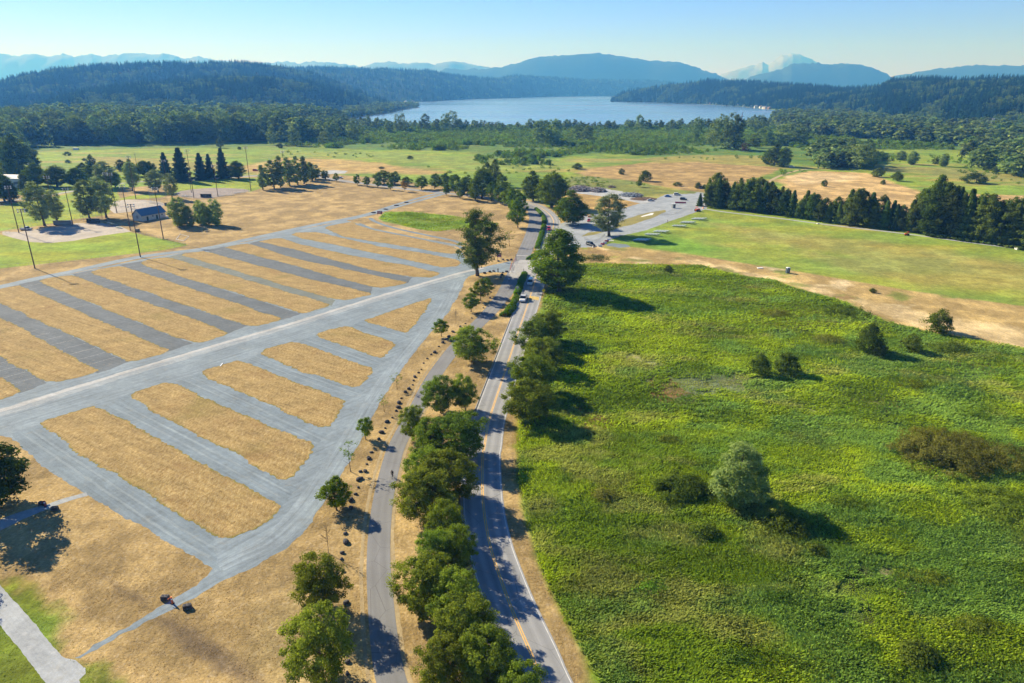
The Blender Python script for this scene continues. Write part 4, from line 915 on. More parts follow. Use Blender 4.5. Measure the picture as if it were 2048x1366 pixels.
# ---- tall meadow grass: one mass nobody could count
def meadow():
    rg = np.random.default_rng(2); poly = GP(MEAD); P_ = []
    for (r0, r1, dens) in ((42, 90, 48), (90, 130, 30), (130, 190, 13), (190, 310, 5)):
        lo = np.array([-5, r0]); hi = np.array([r1*1.02, r1]); n = int((hi-lo).prod()*dens)
        q = lo+rg.random((n, 2))*(hi-lo); q = q[sdf(q[:, 0], q[:, 1], poly) > -.5+rg.random(len(q))*1.1]; P_.append(q)
    for poly2, de in ((GP([(757, 437), (771, 424), (819, 424), (908, 432), (982, 444), (990, 454), (921, 457), (873, 463), (839, 459), (805, 451)]), 3),):
        lo = poly2.min(0); hi = poly2.max(0); n = int((hi-lo).prod()*de); q = lo+rg.random((n, 2))*(hi-lo); P_.append(q[sdf(q[:, 0], q[:, 1], poly2) > .2])
    p = np.concatenate(P_); X, Y = p[:, 0], p[:, 1]; n = len(p)
    hs = fbm(X/2.2, Y/1.5, 7, 3); big = fbm(X/10, Y/6, 8, 3); patch = fbm(X/20, Y/12, 9, 4)
    hn = (fbm(X/3, Y/2.2, 12, 3)-.5)*13
    holes = sum(np.clip((sdf(X, Y, GP(q))+hn)/1.5, 0, 1)*.75 for q in ([(1660, 1110), (1750, 1130), (1790, 1200), (1740, 1260), (1700, 1200), (1660, 1150)], [(1310, 765), (1400, 752), (1530, 748), (1500, 788), (1330, 800)], [(1230, 700), (1290, 715), (1330, 735), (1300, 738)]))
    H_ = np.clip(.42+.35*(hs-.4)+.4*(big-.45), .3, .85)*(1-np.clip(holes, 0, .8))
    ang = fbm(X/12, Y/9, 33, 3)*7+fbm(X/3.5, Y/3.5, 34, 2)*2+rg.normal(0, .7, n)
    ang = np.where(rg.random(n) < .72, ang, rg.random(n)*6.283); lean = .5+.9*rg.random(n)
    d = np.column_stack([np.cos(ang), np.sin(ang)])
    sc_ = np.where(Y > 130, 1.55, 1.0)*np.where(Y > 190, 1.4, 1)
    wv = (.05+.09*rg.random(n))*sc_
    z0 = .31*rise(X, Y)*np.clip(sdf(X, Y, poly)/3, 0, 1)-.02
    b = np.column_stack([X, Y, z0]); tip = np.column_stack([X+d[:, 0]*lean*H_*sc_, Y+d[:, 1]*lean*H_*sc_, z0+H_*(.9+.4*rg.random(n))])
    side = np.column_stack([-d[:, 1], d[:, 0], np.zeros(n)])*wv[:, None]
    midp = b*.45+tip*.55; midp[:, 2] += .14*H_
    v = np.stack([b-side*.4, midp-side, tip, midp+side], 1).reshape(-1, 3); f = np.arange(4*n).reshape(-1, 4)
    c1 = np.array((.26, .38, .026)); c2 = np.array((.47, .60, .034)); c3 = np.array((.50, .50, .15)); c4 = np.array((.26, .43, .08))
    t = np.clip((patch-.38)*3.6+rg.normal(0, .16, n), 0, 1)[:, None]; col = c1*(1-t)+c2*t
    k = np.clip((fbm(X/15, Y/9, 55, 4)-.58)*6+rg.normal(0, .12, n), 0, .6)[:, None]; col = col*(1-k)+c3*k
    east = np.clip((X/(Y+1)-.30)*4, 0, 1)
    k = np.clip(((fbm(X/10, Y/7, 66, 4)-.5)*4+east*.75-.25)+rg.normal(0, .1, n), 0, .85)[:, None]; col = col*(1-k)+c4*k
    col *= np.clip(1+rg.normal(0, .16, n), .5, 1.6)[:, None]
    rgba = np.repeat(np.column_stack([np.clip(col, 0, 1), np.ones(n)]), 4, 0)
    print('meadow blades', n)
    o = link('tall_meadow_grass', npmesh('tall_meadow_grass', v, f, m_attr('grass_blades'), [('Col', 'POINT', 'FLOAT_COLOR', rgba)]))
    tag(o, 'tall tangled green grass filling the wet meadow', 'grass', None, 'stuff')
meadow()
def tufts():
    """short dry tufts on the near dry ground"""
    rg = np.random.default_rng(5); P_ = []
    for (r0, r1, dens) in ((60, 85, 7), (85, 120, 3.5), (120, 170, 1.2)):
        lo = np.array([-r1*.8, r0]); hi = np.array([8, r1]); n = int((hi-lo).prod()*dens); P_.append(lo+rg.random((n, 2))*(hi-lo))
    q = np.concatenate(P_); X, Y = q[:, 0], q[:, 1]; keep = np.ones(len(q), bool)
    lot = GP([(-900, 760), (0, 800), (300, 740), (600, 660), (931, 560), (897, 626), (860, 667), (771, 773), (716, 876), (686, 943), (660, 985), (637, 1012), (626, 1039), (602, 1066), (570, 1096), (534, 1118), (513, 1131), (451, 1159), (390, 1193), (308, 1237), (239, 1275), (160, 1319), (150, 1316), (205, 1277), (284, 1232), (342, 1200), (393, 1171), (424, 1137), (328, 1083), (290, 1056), (178, 990), (157, 979), (113, 954), (44, 899), (20, 876), (-1000, 1040)])
    inl = sdf(X, Y, lot) > -.3; on = np.zeros(len(q), bool)
    for s_ in IS[11:]: on |= sdf(X, Y, GP(s_)) > .3
    keep &= (~inl) | on
    c = cr(np.column_stack([GP(path_c), pwid]), 1.5)
    for rr, ww_ in ((path_c, pwid), (ctr, rw)):
        c = cr(np.column_stack([GP(rr), ww_]), 2.0)
        c = c[c[:, 1] < 180]; dd = np.full(len(q), 1e9)
        for px_, py_, w_ in c: dd = np.minimum(dd, np.hypot(X-px_, Y-py_)-w_/2)
        keep &= dd > .35
        keep &= ~((dd < 1e8) & (X > np.interp(Y, np.sort(c[:, 1]), c[np.argsort(c[:, 1]), 0])+w_/2+6)) if ww_ is rw else True
    for bad in (GP([(-160, 1000), (0, 1167), (60, 1240), (116, 1306), (172, 1345), (190, 1420), (115, 1420), (89, 1366), (0, 1248), (-200, 1060)]), GP([(175, 985), (95, 1010), (-80, 1078), (-80, 1095), (100, 1020), (180, 995)])): keep &= sdf(X, Y, bad) < -.1
    green = np.clip(sdf(X, Y, GP([(-400, 1000), (-30, 1130), (40, 1150), (92, 1205), (140, 1262), (175, 1320), (290, 1440), (-500, 1700)]))/1.5+.5, 0, 1)
    keep &= rg.random(len(q)) < np.clip((fbm(X/1.3, Y/1.3, 77, 3)-.32)*4, .12, 1)
    X, Y, green = X[keep], Y[keep], green[keep]; n = len(X)
    h = .02+.05*rg.random(n); a = rg.random(n)*6.28; w = .06+.08*rg.random(n)
    d = np.column_stack([np.cos(a), np.sin(a)]); b = np.column_stack([X, Y, np.full(n, .012)])
    tip = b+np.column_stack([d*(h*1.3)[:, None], h]); side = np.column_stack([-d[:, 1]*w, d[:, 0]*w, h*0])
    m_ = (b+tip)/2; v = np.stack([b, m_-side, tip, m_+side], 1).reshape(-1, 3)
    t = rg.random(n)[:, None]; col = np.array((.36, .23, .075))*(1-t)+np.array((.66, .49, .22))*t
    col = col*(1-green[:, None])+np.array((.2, .3, .02))*(.6+.8*rg.random(n)[:, None])*green[:, None]
    rgba = np.repeat(np.column_stack([col, np.ones(n)]), 4, 0); print('tufts', n)
    o = link('dry_grass_tufts', npmesh('dry_grass_tufts', v, np.arange(4*n).reshape(-1, 4), m_attr('dry_blades'), [('Col', 'POINT', 'FLOAT_COLOR', rgba)]))
    tag(o, 'short straw coloured grass tufts on the dry ground', 'grass', None, 'stuff')
tufts()

# ================================================================ HILLS AND FAR WOODS
LC = bpy.data.collections.new('tree_library')      # sources for the uncountable far woods, not in the scene
def libobj(name, me): o = bpy.data.objects.new(name, me); LC.objects.link(o); return o
def low_con(seed, m, n=110):
    rg = np.random.default_rng(seed); t = rg.random(n)**.9; a = rg.random(n)*6.28
    r = .17*(1-t)**.8*(.7+.5*rg.random(n)); p = np.column_stack([np.cos(a)*r, np.sin(a)*r, .08+.9*t])
    nr = unit(np.column_stack([np.cos(a), np.sin(a), np.full(n, .7)])+rg.normal(size=(n, 3))*.35); L = .15*(1.15-t)*(.8+.5*rg.random(n))
    v, f = quads(p, nr, L, L*.75, rg)
    return npmesh('far_conifer', v, f, m, [('tone', 'POINT', 'FLOAT', np.repeat(rg.random(n), 4))])
def low_br(seed, m, w=.62, n=150, z0=.05, prof=P_tall):
    return crown('far_broadleaf', seed, w, z0, .97, prof, 32, .12, n, .115, m, lump=.35, asp=1.3, inner=.5)
libobj('a0', low_con(1, LF['hillc'])); libobj('a1', low_con(2, LF['hillc'])); libobj('a2', low_br(3, LF['hillb'], .6, 170, .05, P_egg)); libobj('a3', low_br(4, LF['wood'], .55, 420)); libobj('a4', low_br(5, LF['wood'], .6, 420, .02, P_egg))
libobj('a5', crown('far_shrub', 6, 1.35, 0, .95, P_dome, 26, .2, 300, .16, LF['scrub'], lump=.4, asp=1.4)); libobj('a6', crown('far_shrub', 7, 1.5, 0, .9, P_egg, 26, .2, 300, .16, LF['scrub'], lump=.4, asp=1.4))
def scatter(name, label, pts, sc3, rot, idx, cat='wood'):
    me = bpy.data.meshes.new(name); me.vertices.add(len(pts)); me.vertices.foreach_set('co', np.asarray(pts, np.float32).ravel())
    a = me.attributes.new('scl', 'FLOAT_VECTOR', 'POINT'); a.data.foreach_set('vector', np.asarray(sc3, np.float32).ravel())
    a = me.attributes.new('rot', 'FLOAT', 'POINT'); a.data.foreach_set('value', np.asarray(rot, np.float32))
    a = me.attributes.new('idx', 'INT', 'POINT'); a.data.foreach_set('value', np.asarray(idx, np.int32))
    o = link(name, me); tag(o, label, cat, None, 'stuff')
    ng = bpy.data.node_groups.new(name, 'GeometryNodeTree'); ng.interface.new_socket('Geometry', in_out='INPUT', socket_type='NodeSocketGeometry'); ng.interface.new_socket('Geometry', in_out='OUTPUT', socket_type='NodeSocketGeometry')
    n = ng.nodes; gi = n.new('NodeGroupInput'); go = n.new('NodeGroupOutput'); ip = n.new('GeometryNodeInstanceOnPoints'); ci = n.new('GeometryNodeCollectionInfo')
    ci.inputs['Collection'].default_value = LC; ci.inputs['Separate Children'].default_value = True; ci.inputs['Reset Children'].default_value = True
    def na(nm, ty): q = n.new('GeometryNodeInputNamedAttribute'); q.data_type = ty; q.inputs['Name'].default_value = nm; return q.outputs['Attribute']
    cx = n.new('ShaderNodeCombineXYZ'); L = ng.links.new
    L(gi.outputs[0], ip.inputs['Points']); L(ci.outputs[0], ip.inputs['Instance']); ip.inputs['Pick Instance'].default_value = True
    L(na('idx', 'INT'), ip.inputs['Instance Index']); L(na('scl', 'FLOAT_VECTOR'), ip.inputs['Scale'])
    L(na('rot', 'FLOAT'), cx.inputs[2]); L(cx.outputs[0], ip.inputs['Rotation']); L(ip.outputs[0], go.inputs[0])
    md = o.modifiers.new('scatter', 'NODES'); md.node_group = ng
    print(name, len(pts)); return o
m_fl = m_hill('forest_floor', (.010, .03, .016), (.02, .045, .02), .03)
FP = []; FS = []; FI = []          # far wood points
rgf = np.random.default_rng(11)
def hill(name, st, label, th, m, prof=None, tree_sp=0, br=.15, rough=8, rows=26, minz=0, keep=None):
    st = np.array(st, float); x, by, Yr, sy = st.T
    s = np.linspace(0, len(st)-1, (len(st)-1)*8+1)
    f_ = lambda a: np.interp(s, np.arange(len(st)), a)
    x, by, Yr, sy = map(f_, (x, by, Yr, sy))
    B = np.array([G(a, b) if b > 185 else (0, 1e9) for a, b in zip(x, by)])
    Yb = np.minimum(B[:, 1], Yr*.93); B = np.column_stack([(x-1024)/F*(Yb*CP+H*SP), Yb])
    zr = np.array([HT(Y, t) for Y, t in zip(Yr, sy)])-th
    jit = (fbm(x*.16, x*0+Yr[0], 7, 4)-.5)*Yr*.0055 if not tree_sp else 0*x
    zr = np.maximum(zr, 1)
    Rg = np.array([[(a-1024)/F*(Y*CP+(H-z)*SP), Y] for a, Y, z in zip(x, Yr, zr)])
    T = np.concatenate([np.linspace(0, 1, rows), np.linspace(1.08, 1.8, 8)])
    Pn = B[None]+(Rg-B)[None]*T[:, None, None]
    prf = np.where(T < 1, np.sin(np.clip(T, 0, 1)*math.pi/2)**1.15, np.cos(np.clip((T-1)/.8, 0, 1)*math.pi/2))
    Z = zr[None]*prf[:, None]+jit[None]*np.exp(-((T-1)/.07)**2)[:, None]
    nz = (fbm(Pn[..., 0]/260, Pn[..., 1]/260, 5, 4)-.5)*rough*2*np.clip(T*4, 0, 1)[:, None]*np.clip((1-np.abs(T-1)*1.0), .0, 1)[:, None]**0
    near1 = (np.abs(T-1) > .06)[:, None]
    Z = Z+nz*near1*np.clip(zr/60, 0, 1)[None]
    Z[0] = -2; Z[-1] = -5
    V = np.concatenate([Pn.reshape(-1, 2), Z.reshape(-1, 1)], 1); nc = len(s)
    i = (np.arange(len(T)-1)[:, None]*nc+np.arange(nc-1)[None]).ravel()
    o = struct(name, npmesh(name, V, np.column_stack([i, i+1, i+nc+1, i+nc]), m, smooth=True), label=label, cat='hill' if tree_sp else 'mountain')
    if tree_sp:
        # sample trees on the camera side of the slope
        for r in range(rows):
            for c in range(nc-1):
                if r+1 >= len(T): continue
                a = V[r*nc+c]; b = V[r*nc+c+1]; d = V[(r+1)*nc+c]
                ar = np.linalg.norm(np.cross((b-a)[:2], (d-a)[:2])); n = rgf.poisson(abs(ar)/tree_sp**2)
                if not n: continue
                u, v = rgf.random(n), rgf.random(n)
                q = a+(b-a)*u[:, None]+(d-a)*v[:, None]
                bb = fbm(q[:, 0]/70, q[:, 1]/70, 15, 3) < .32+br*.55
                h = th*(.55+.6*rgf.random(n))*np.where(bb, .72, 1.05)
                w = h*np.where(bb, 1.15, .95)*(.85+.35*rgf.random(n))
                FP.append(q-np.array([0, 0, 1.5])); FS.append(np.column_stack([w, w, h])); FI.append(np.where(bb, 2, rgf.integers(0, 2, n)))
    return o
hill('hills', [(-330, 236, 2500, 215), (-250, 235, 2600, 190), (-100, 232, 2700, 168), (0, 228, 2900, 156), (60, 226, 2950, 142), (120, 224, 3000, 131), (200, 222, 3100, 124), (300, 220, 3200, 121), (400, 218, 3300, 121), (480, 217, 3400, 119), (560, 215, 3400, 126), (610, 214, 3350, 136), (680, 213, 3250, 158), (730, 211, 3100, 178), (790, 209, 2950, 203)], 'long forested hill on the left', 26, m_fl, tree_sp=13, br=.22)
hill('hills', [(-40, 248, 1900, 214), (60, 246, 2050, 202), (150, 242, 2200, 176), (250, 240, 2300, 160), (350, 238, 2400, 152), (450, 236, 2450, 144), (550, 232, 2500, 146), (640, 226, 2600, 160), (720, 220, 2650, 186), (775, 214, 2700, 208)], 'nearer dark forested spur of the left hill', 26, m_fl, tree_sp=12, br=.30)
hill('hills', [(560, 212, 5000, 133), (640, 210, 5100, 130), (740, 207, 5300, 133), (860, 203, 5600, 137), (930, 199, 6000, 149), (1000, 197, 6500, 152), (1027, 196, 6700, 147), (1095, 192, 7300, 149), (1181, 190, 7800, 155), (1297, 189, 8300, 156), (1360, 189, 8300, 162), (1420, 189, 8000, 180)], 'far forested hill behind the lake', 28, m_fl, tree_sp=24, br=.2)
hill('hills', [(1222, 200, 4400, 194), (1237, 201, 4400, 184), (1260, 202, 4300, 176), (1300, 204, 4200, 168), (1350, 206, 4000, 162), (1420, 208.5, 3900, 154), (1500, 214, 3700, 157), (1560, 219, 3400, 162), (1620, 224, 3200, 166), (1690, 230, 3000, 170), (1750, 236, 2800, 165), (1780, 240, 2700, 152), (1850, 246, 2500, 152), (1930, 254, 2300, 153), (2000, 262, 2200, 148), (2080, 270, 2100, 148), (2300, 285, 2000, 145), (2500, 300, 1900, 150)], 'forested hill on the right shore of the lake', 27, m_fl, tree_sp=12, br=.22)
# distant mountains
m_mt = m_hill('mountain_forest', (.025, .05, .03), (.05, .08, .045), .003)
m_rk = m_hill('mountain_rock', (.10, .12, .13), (.2, .21, .22), .002)
m_sn = m_hill('mountain_snow', (.14, .16, .18), (.28, .30, .32), .0022, snow=.36)
def mount(st, Yr, label, m, name='mountains', rough=25):
    hill(name, [(a, 182.0, Yr, b) for a, b in st], label, 0, m, rough=rough, rows=20)
mount([(840, 168), (890, 137), (942, 140), (1003, 135), (1040, 124), (1078, 114), (1130, 110), (1195, 106.5), (1232, 111), (1300, 122), (1360, 124), (1395, 137), (1430, 147), (1457, 160), (1480, 172)], 10500, 'broad blue wooded mountain behind the lake', m_mt)
mount([(1480, 170), (1500, 155), (1540, 144), (1565, 137), (1582, 128), (1608, 126), (1636, 126), (1665, 128), (1698, 126.5), (1740, 134), (1773, 148), (1800, 168)], 9800, 'round blue mountain right of the lake', m_mt)
mount([(1770, 165), (1793, 152), (1843, 142), (1905, 134), (1968, 130), (2047, 132), (2200, 134), (2400, 150)], 9800, 'long blue ridge at the right edge', m_mt)
mount([(-300, 120), (-120, 104), (-60, 112), (0, 107), (20, 109), (41, 113), (55, 109), (75, 110), (99, 114), (126, 108), (150, 115), (168, 111), (186, 108), (205, 113), (222, 110), (245, 109), (267, 106), (300, 108), (328, 108), (345, 112), (362, 117), (380, 117), (396, 112), (410, 116), (430, 120), (500, 130), (574, 123), (600, 127), (625, 123), (656, 124), (684, 128), (720, 134), (754, 127), (778, 123), (810, 128), (839, 126), (870, 128), (901, 124), (942, 130), (976, 134), (1010, 140), (1050, 160)], 15500, 'pale jagged mountain range on the left horizon', m_rk, rough=60)
mount([(1400, 168), (1449, 147), (1480, 138), (1507, 131), (1524, 125), (1536, 130), (1550, 121), (1565, 111), (1582, 106.5), (1598, 108), (1615, 115), (1632, 124), (1660, 138), (1700, 160)], 18300, 'snow covered volcano on the horizon', m_sn, rough=60)

# ---- valley woods: zones of countable trees and scrub
WZ = [ # pixel polygon, spacing m, kinds, height range, width factor
 ([(45, 296), (150, 291), (300, 289), (440, 286), (560, 284), (600, 262), (660, 246), (600, 236), (400, 240), (200, 244), (0, 250), (-300, 262), (-300, 312), (20, 306)], 17, (3, 3, 4), (32, 44), .62, 0),
 ([(-300, 330), (0, 322), (60, 314), (70, 304), (0, 300), (-300, 312)], 14, (4,), (20, 30), .7, 0),
 ([(560, 290), (650, 282), (700, 274), (690, 248), (640, 244), (590, 262)], 17, (3, 4), (22, 34), .65, 0),
 ([(690, 262), (900, 262), (1200, 262), (1560, 258), (1560, 247), (1300, 257), (1100, 257), (900, 257), (690, 250)], 20, (3, 3, 4), (12, 20), .6, 0),
 ([(1560, 268), (1750, 280), (1950, 296), (2048, 306), (2300, 320), (2300, 284), (2048, 272), (1900, 256), (1750, 243), (1620, 230), (1545, 238), (1555, 258)], 17, (4, 4, 3), (17, 27), .85, 0),
 ([(1640, 338), (1690, 338), (1735, 333), (1742, 305), (1700, 296), (1640, 300), (1625, 320)], 9, (4, 4, 3), (12, 20), .8, 0),
 ([(1940, 336), (2048, 356), (2200, 366), (2200, 310), (2048, 304), (1960, 300), (1925, 310)], 13, (4, 4, 3), (14, 22), .85, 0),
 ([(690, 240), (760, 228), (790, 222), (840, 214), (790, 212), (740, 218), (690, 226)], 16, (3, 4), (16, 26), .7, 0),
 # willow scrub
 ([(560, 292), (700, 298), (800, 300), (920, 302), (1000, 316), (1080, 320), (1180, 306), (1290, 312), (1400, 308), (1440, 300), (1560, 290), (1600, 300), (1640, 320), (1740, 300), (1920, 300), (1900, 292), (1740, 280), (1560, 266), (1300, 262), (700, 264), (620, 284)], 7.5, (5, 6), (2.5, 7), 1.0, 1),
 ([(1080, 380), (1180, 372), (1280, 378), (1340, 386), (1300, 372), (1240, 362), (1180, 354), (1110, 358)], 6, (5, 6), (1.0, 2.6), 1.0, 2),
 ([(1560, 350), (1740, 342), (1800, 318), (1760, 300), (1640, 334), (1560, 336)], 9, (5, 6), (1.5, 5), 1.0, 2),
 ([(1740, 320), (1920, 345), (2048, 372), (2048, 352), (1900, 312), (1740, 302)], 12, (5, 6), (1.2, 4), 1.0, 2),
 ([(930, 322), (1000, 332), (1100, 330), (1100, 320), (960, 312)], 8, (5, 6), (2, 6), 1.0, 2),
 ([(820, 345), (1000, 350), (1180, 345), (1250, 330), (1180, 318), (900, 322)], 16, (5, 6), (1, 3), 1.0, 2),
 ([(560, 312), (760, 318), (760, 308), (560, 302)], 14, (5, 6), (1, 3), 1.0, 2),
 ([(1290, 318), (1420, 312), (1520, 310), (1540, 330), (1460, 324), (1380, 318)], 12, (5, 6), (1.5, 5), 1.0, 2),
 ([(180, 345), (330, 352), (340, 345), (200, 338)], 9, (5, 6), (2, 4.5), 1.0, 2),
]
cand = []
for q, sp, kinds, (h0, h1), wf, mode in WZ:
    g = GP(q); lo = g.min(0); hi = g.max(0)
    gx, gy = np.meshgrid(np.arange(lo[0], hi[0], sp), np.arange(lo[1], hi[1], sp*1.15))
    gx = gx.ravel()+rgf.uniform(-.5, .5, gx.size)*sp; gy = gy.ravel()+rgf.uniform(-.5, .5, gy.size)*sp
    ok = sdf(gx, gy, g) > 0; gx = gx[ok]; gy = gy[ok]
    if mode: ok = fbm(gx/45, gy/60, 19, 3) > (.40 if mode == 1 else .52); gx = gx[ok]; gy = gy[ok]
    n = len(gx); hm = fbm(gx/50, gy/70, 29, 3)
    h = h0+(h1-h0)*np.clip((hm-.25)*1.6+rgf.normal(0, .15, n), 0, 1.15); w = h*wf*(.8+.4*rgf.random(n))
    if mode: w = np.maximum(h*1.1, 2.2)*(.8+.8*rgf.random(n))
    for i in range(n): cand.append((h[i]/(gy[i]+60), gx[i], gy[i], h[i], w[i], kinds[rgf.integers(0, len(kinds))], mode))
# named clumps that stand out of the far scrub
for bx, by, ty, w, k in [(1080, 290, 238, 34, 3), (1108, 291, 236, 36, 3), (1092, 286, 240, 30, 3), (1163, 284, 244, 32, 4), (1175, 287, 250, 26, 4), (708, 284, 236, 28, 3), (664, 282, 232, 30, 3), (655, 290, 262, 34, 4), (590, 292, 256, 26, 4), (545, 290, 248, 22, 4), (1440, 298, 226, 34, 3), (1460, 300, 222, 38, 3), (1472, 300, 232, 30, 3), (1425, 296, 240, 26, 3), (1392, 288, 232, 20, 3), (1510, 296, 266, 26, 4), (1530, 290, 252, 34, 4), (1518, 272, 228, 30, 3), (905, 262, 220, 30, 3), (890, 264, 226, 20, 3), (850, 264, 226, 24, 3), (806, 266, 224, 16, 3), (795, 266, 226, 14, 3), (780, 268, 240, 20, 3), (1280, 262, 228, 22, 3), (1570, 290, 246, 44, 4), (1600, 292, 250, 40, 4), (1720, 338, 286, 40, 4), (1700, 334, 292, 34, 4), (1740, 336, 296, 30, 4), (1215, 262, 240, 16, 3), (1060, 262, 236, 14, 3), (1345, 262, 238, 18, 3)]:
    X, Y = G(bx, by); cand.append((9, X, Y, HT(Y, ty), w/PM(Y), k, 0))
cand.sort(key=lambda c: -c[0])
trees_ = [c for c in cand if c[6] == 0]; shr = [c for c in cand if c[6] > 0]
print('wood trees', len(trees_), 'shrubs', len(shr))
WP = PROTO['woodtree']['v']; SB = PROTO['shrub']['v']
def word(x, X, Y):
    px_, py_ = proj(X, Y); return px_, py_
for i, (s_, X, Y, h, w, k, md) in enumerate(trees_[:290]):
    px_, _ = proj(X, Y)
    if px_ < 640: l, g = 'tall grey green tree in the wall of trees beyond the left meadow', 'trees in the wood beyond the left meadow'
    elif px_ < 1550: l, g = 'dark leafy tree standing out of the wetland scrub before the lake', 'trees standing in the scrub before the lake'
    else: l, g = 'rounded leafy tree in the wood below the right hill', 'trees in the wood below the right hill'
    c = WP[i % 4][0]; o = thing('woodland_tree', l, 'tree', (X, Y, 0), i*2.4, g, (w/14, w/14, h/26)); link('crown', c, o)
for i, (s_, X, Y, h, w, k, md) in enumerate(shr[:260]):
    px_, _ = proj(X, Y)
    o = link('shrub', SB[i % 3][0]); o.location = (X, Y, 0); o.rotation_euler.z = i*1.7; o.scale = (w/5, w/5, h/3.6)
    if px_ < 1100: l, g = 'low green shrub on the left half of the far wet meadow', 'low shrubs on the left half of the wet meadow'
    else: l, g = 'low green shrub on the far fields right of the road', 'low shrubs on the far fields to the right'
    tag(o, l, 'shrub', g)
for c in trees_[290:]+shr[260:]:
    _, X, Y, h, w, k, md = c
    FP.append(np.array([[X, Y, 0]])); s_ = w/(.58 if k < 5 else 1.4); FS.append(np.array([[s_, s_, h]])); FI.append(np.array([k]))
# second pass of filler under the woods so that no bare ground shows
for q, sp, h0, h1, k in (([(60, 288), (560, 280), (640, 250), (200, 250), (-200, 262)], 13, 10, 22, 4), ([(1560, 266), (1950, 292), (2300, 312), (2300, 286), (1900, 258), (1620, 234)], 11, 8, 18, 4), ([(690, 268), (1560, 262), (1550, 250), (1300, 257), (700, 254)], 8, 4, 9, 6), ([(620, 282), (1000, 290), (1560, 284), (1560, 262), (700, 264)], 8, 2.5, 6, 5)):
    g = GP(q); lo = g.min(0); hi = g.max(0); n = int((hi-lo).prod()/sp**2); p = lo+rgf.random((n, 2))*(hi-lo); p = p[sdf(p[:, 0], p[:, 1], g) > 0]; n = len(p)
    h = h0+(h1-h0)*rgf.random(n); w = h*(1.6 if k == 4 else 1.5)
    FP.append(np.column_stack([p, np.zeros(n)])); FS.append(np.column_stack([w, w, h])); FI.append(np.full(n, k))
FP_ = np.concatenate(FP); FS_ = np.concatenate(FS); FI_ = np.concatenate(FI)
# leave out what the photo cannot show
px_ = 1024+F*FP_[:, 0]/(FP_[:, 1]*CP+H*SP); ok = (px_ > -260) & (px_ < 2310)
FP_, FS_, FI_ = FP_[ok], FS_[ok], FI_[ok]
hillm = FI_ < 3
scatter('hillside_forest', 'dense dark forest covering the hills around the lake', FP_[hillm], FS_[hillm], rgf.random(hillm.sum())*6.28, FI_[hillm], 'forest')
o2 = ~hillm
scatter('wetland_woods', 'far woods and willow scrub filling the plain before the lake', FP_[o2], FS_[o2], rgf.random(o2.sum())*6.28, FI_[o2], 'wood')

# ================================================================ BOULDERS
def rock(seed, r=.5):
    import bmesh
    bm = bmesh.new(); bmesh.ops.create_icosphere(bm, subdivisions=2, radius=r); rg = np.random.default_rng(seed)
    pl = unit(rg.normal(size=(9, 3))); dd = r*(.62+.3*rg.random(9))
    for v in bm.verts:
        p = np.array(v.co)
        for q, d in zip(pl, dd):
            s = p@q
            if s > d: p = p-q*(s-d)
        v.co = p*np.array([1.25, .95, .8])
    me = bpy.data.meshes.new('boulder'); bm.to_mesh(me); bm.free(); me.materials.append(PT('dark_basalt', (.075, .07, .07), .9, 0, .6, 4)); return me
RK = [rock(i) for i in range(5)]
bpts = [(1005, 546), (1001, 556), (990, 573), (979, 596), (971, 611), (955, 628), (942, 637), (930, 647), (922, 653), (907, 664), (897, 674), (885, 686), (876, 694), (868, 705), (856, 717), (848, 727), (842, 739), (836, 746), (827, 762), (824, 769), (817, 777), (811, 785), (805, 796), (799, 807), (795, 815), (792, 823), (783, 837), (776, 846), (771, 857), (763, 867), (759, 878), (744, 904), (737, 917), (731, 929), (722, 944), (717, 960), (743, 903), (736, 914), (728, 944), (723, 958), (715, 974), (708, 991), (703, 1001), (703, 1016), (693, 1067), (689, 1086), (687, 1104), (681, 1121), (683, 1145), (690, 1209), (689, 1222), (693, 1327), (691, 1349), (983, 585), (966, 616), (891, 680), (862, 710), (830, 755)]
for i, (x, y) in enumerate(bpts):
    X, Y = G(x, y); o = link('boulder', RK[i % 5]); s = .5+.62*random.random()**1.5; o.location = (X+random.uniform(-.25, .25), Y+random.uniform(-.4, .4), .2*s); o.rotation_euler.z = i*1.3; o.scale = (s, s, s)
    tag(o, 'dark basalt boulder in the long line between sapling strip and cycle path', 'boulder', 'boulder line along the cycle path')
for i, (x, y) in enumerate([(969, 547), (979, 544), (987, 543), (1013, 544), (1004, 550), (1006, 520), (1015, 521), (1022, 520), (997, 523)]):
    X, Y = G(x, y); o = link('boulder', RK[i % 5]); s = 1.1; o.location = (X, Y, .25); o.rotation_euler.z = i; o.scale = (s*1.2, s, s); tag(o, 'dark boulder edging the paved lot entrance', 'boulder', 'boulders edging the lot entrance')
for i, (x, y) in enumerate([(747, 426), (771, 419), (793, 411.5), (813, 405.5)]):
    X, Y = G(x, y); o = link('boulder', RK[i % 5]); o.location = (X, Y, .25); o.scale = (2.8, 1.2, 1.1); tag(o, 'long dark boulder on the median of the split gravel road, %s from the maroon sign' % ordn(i), 'boulder', 'boulders on the split road median')

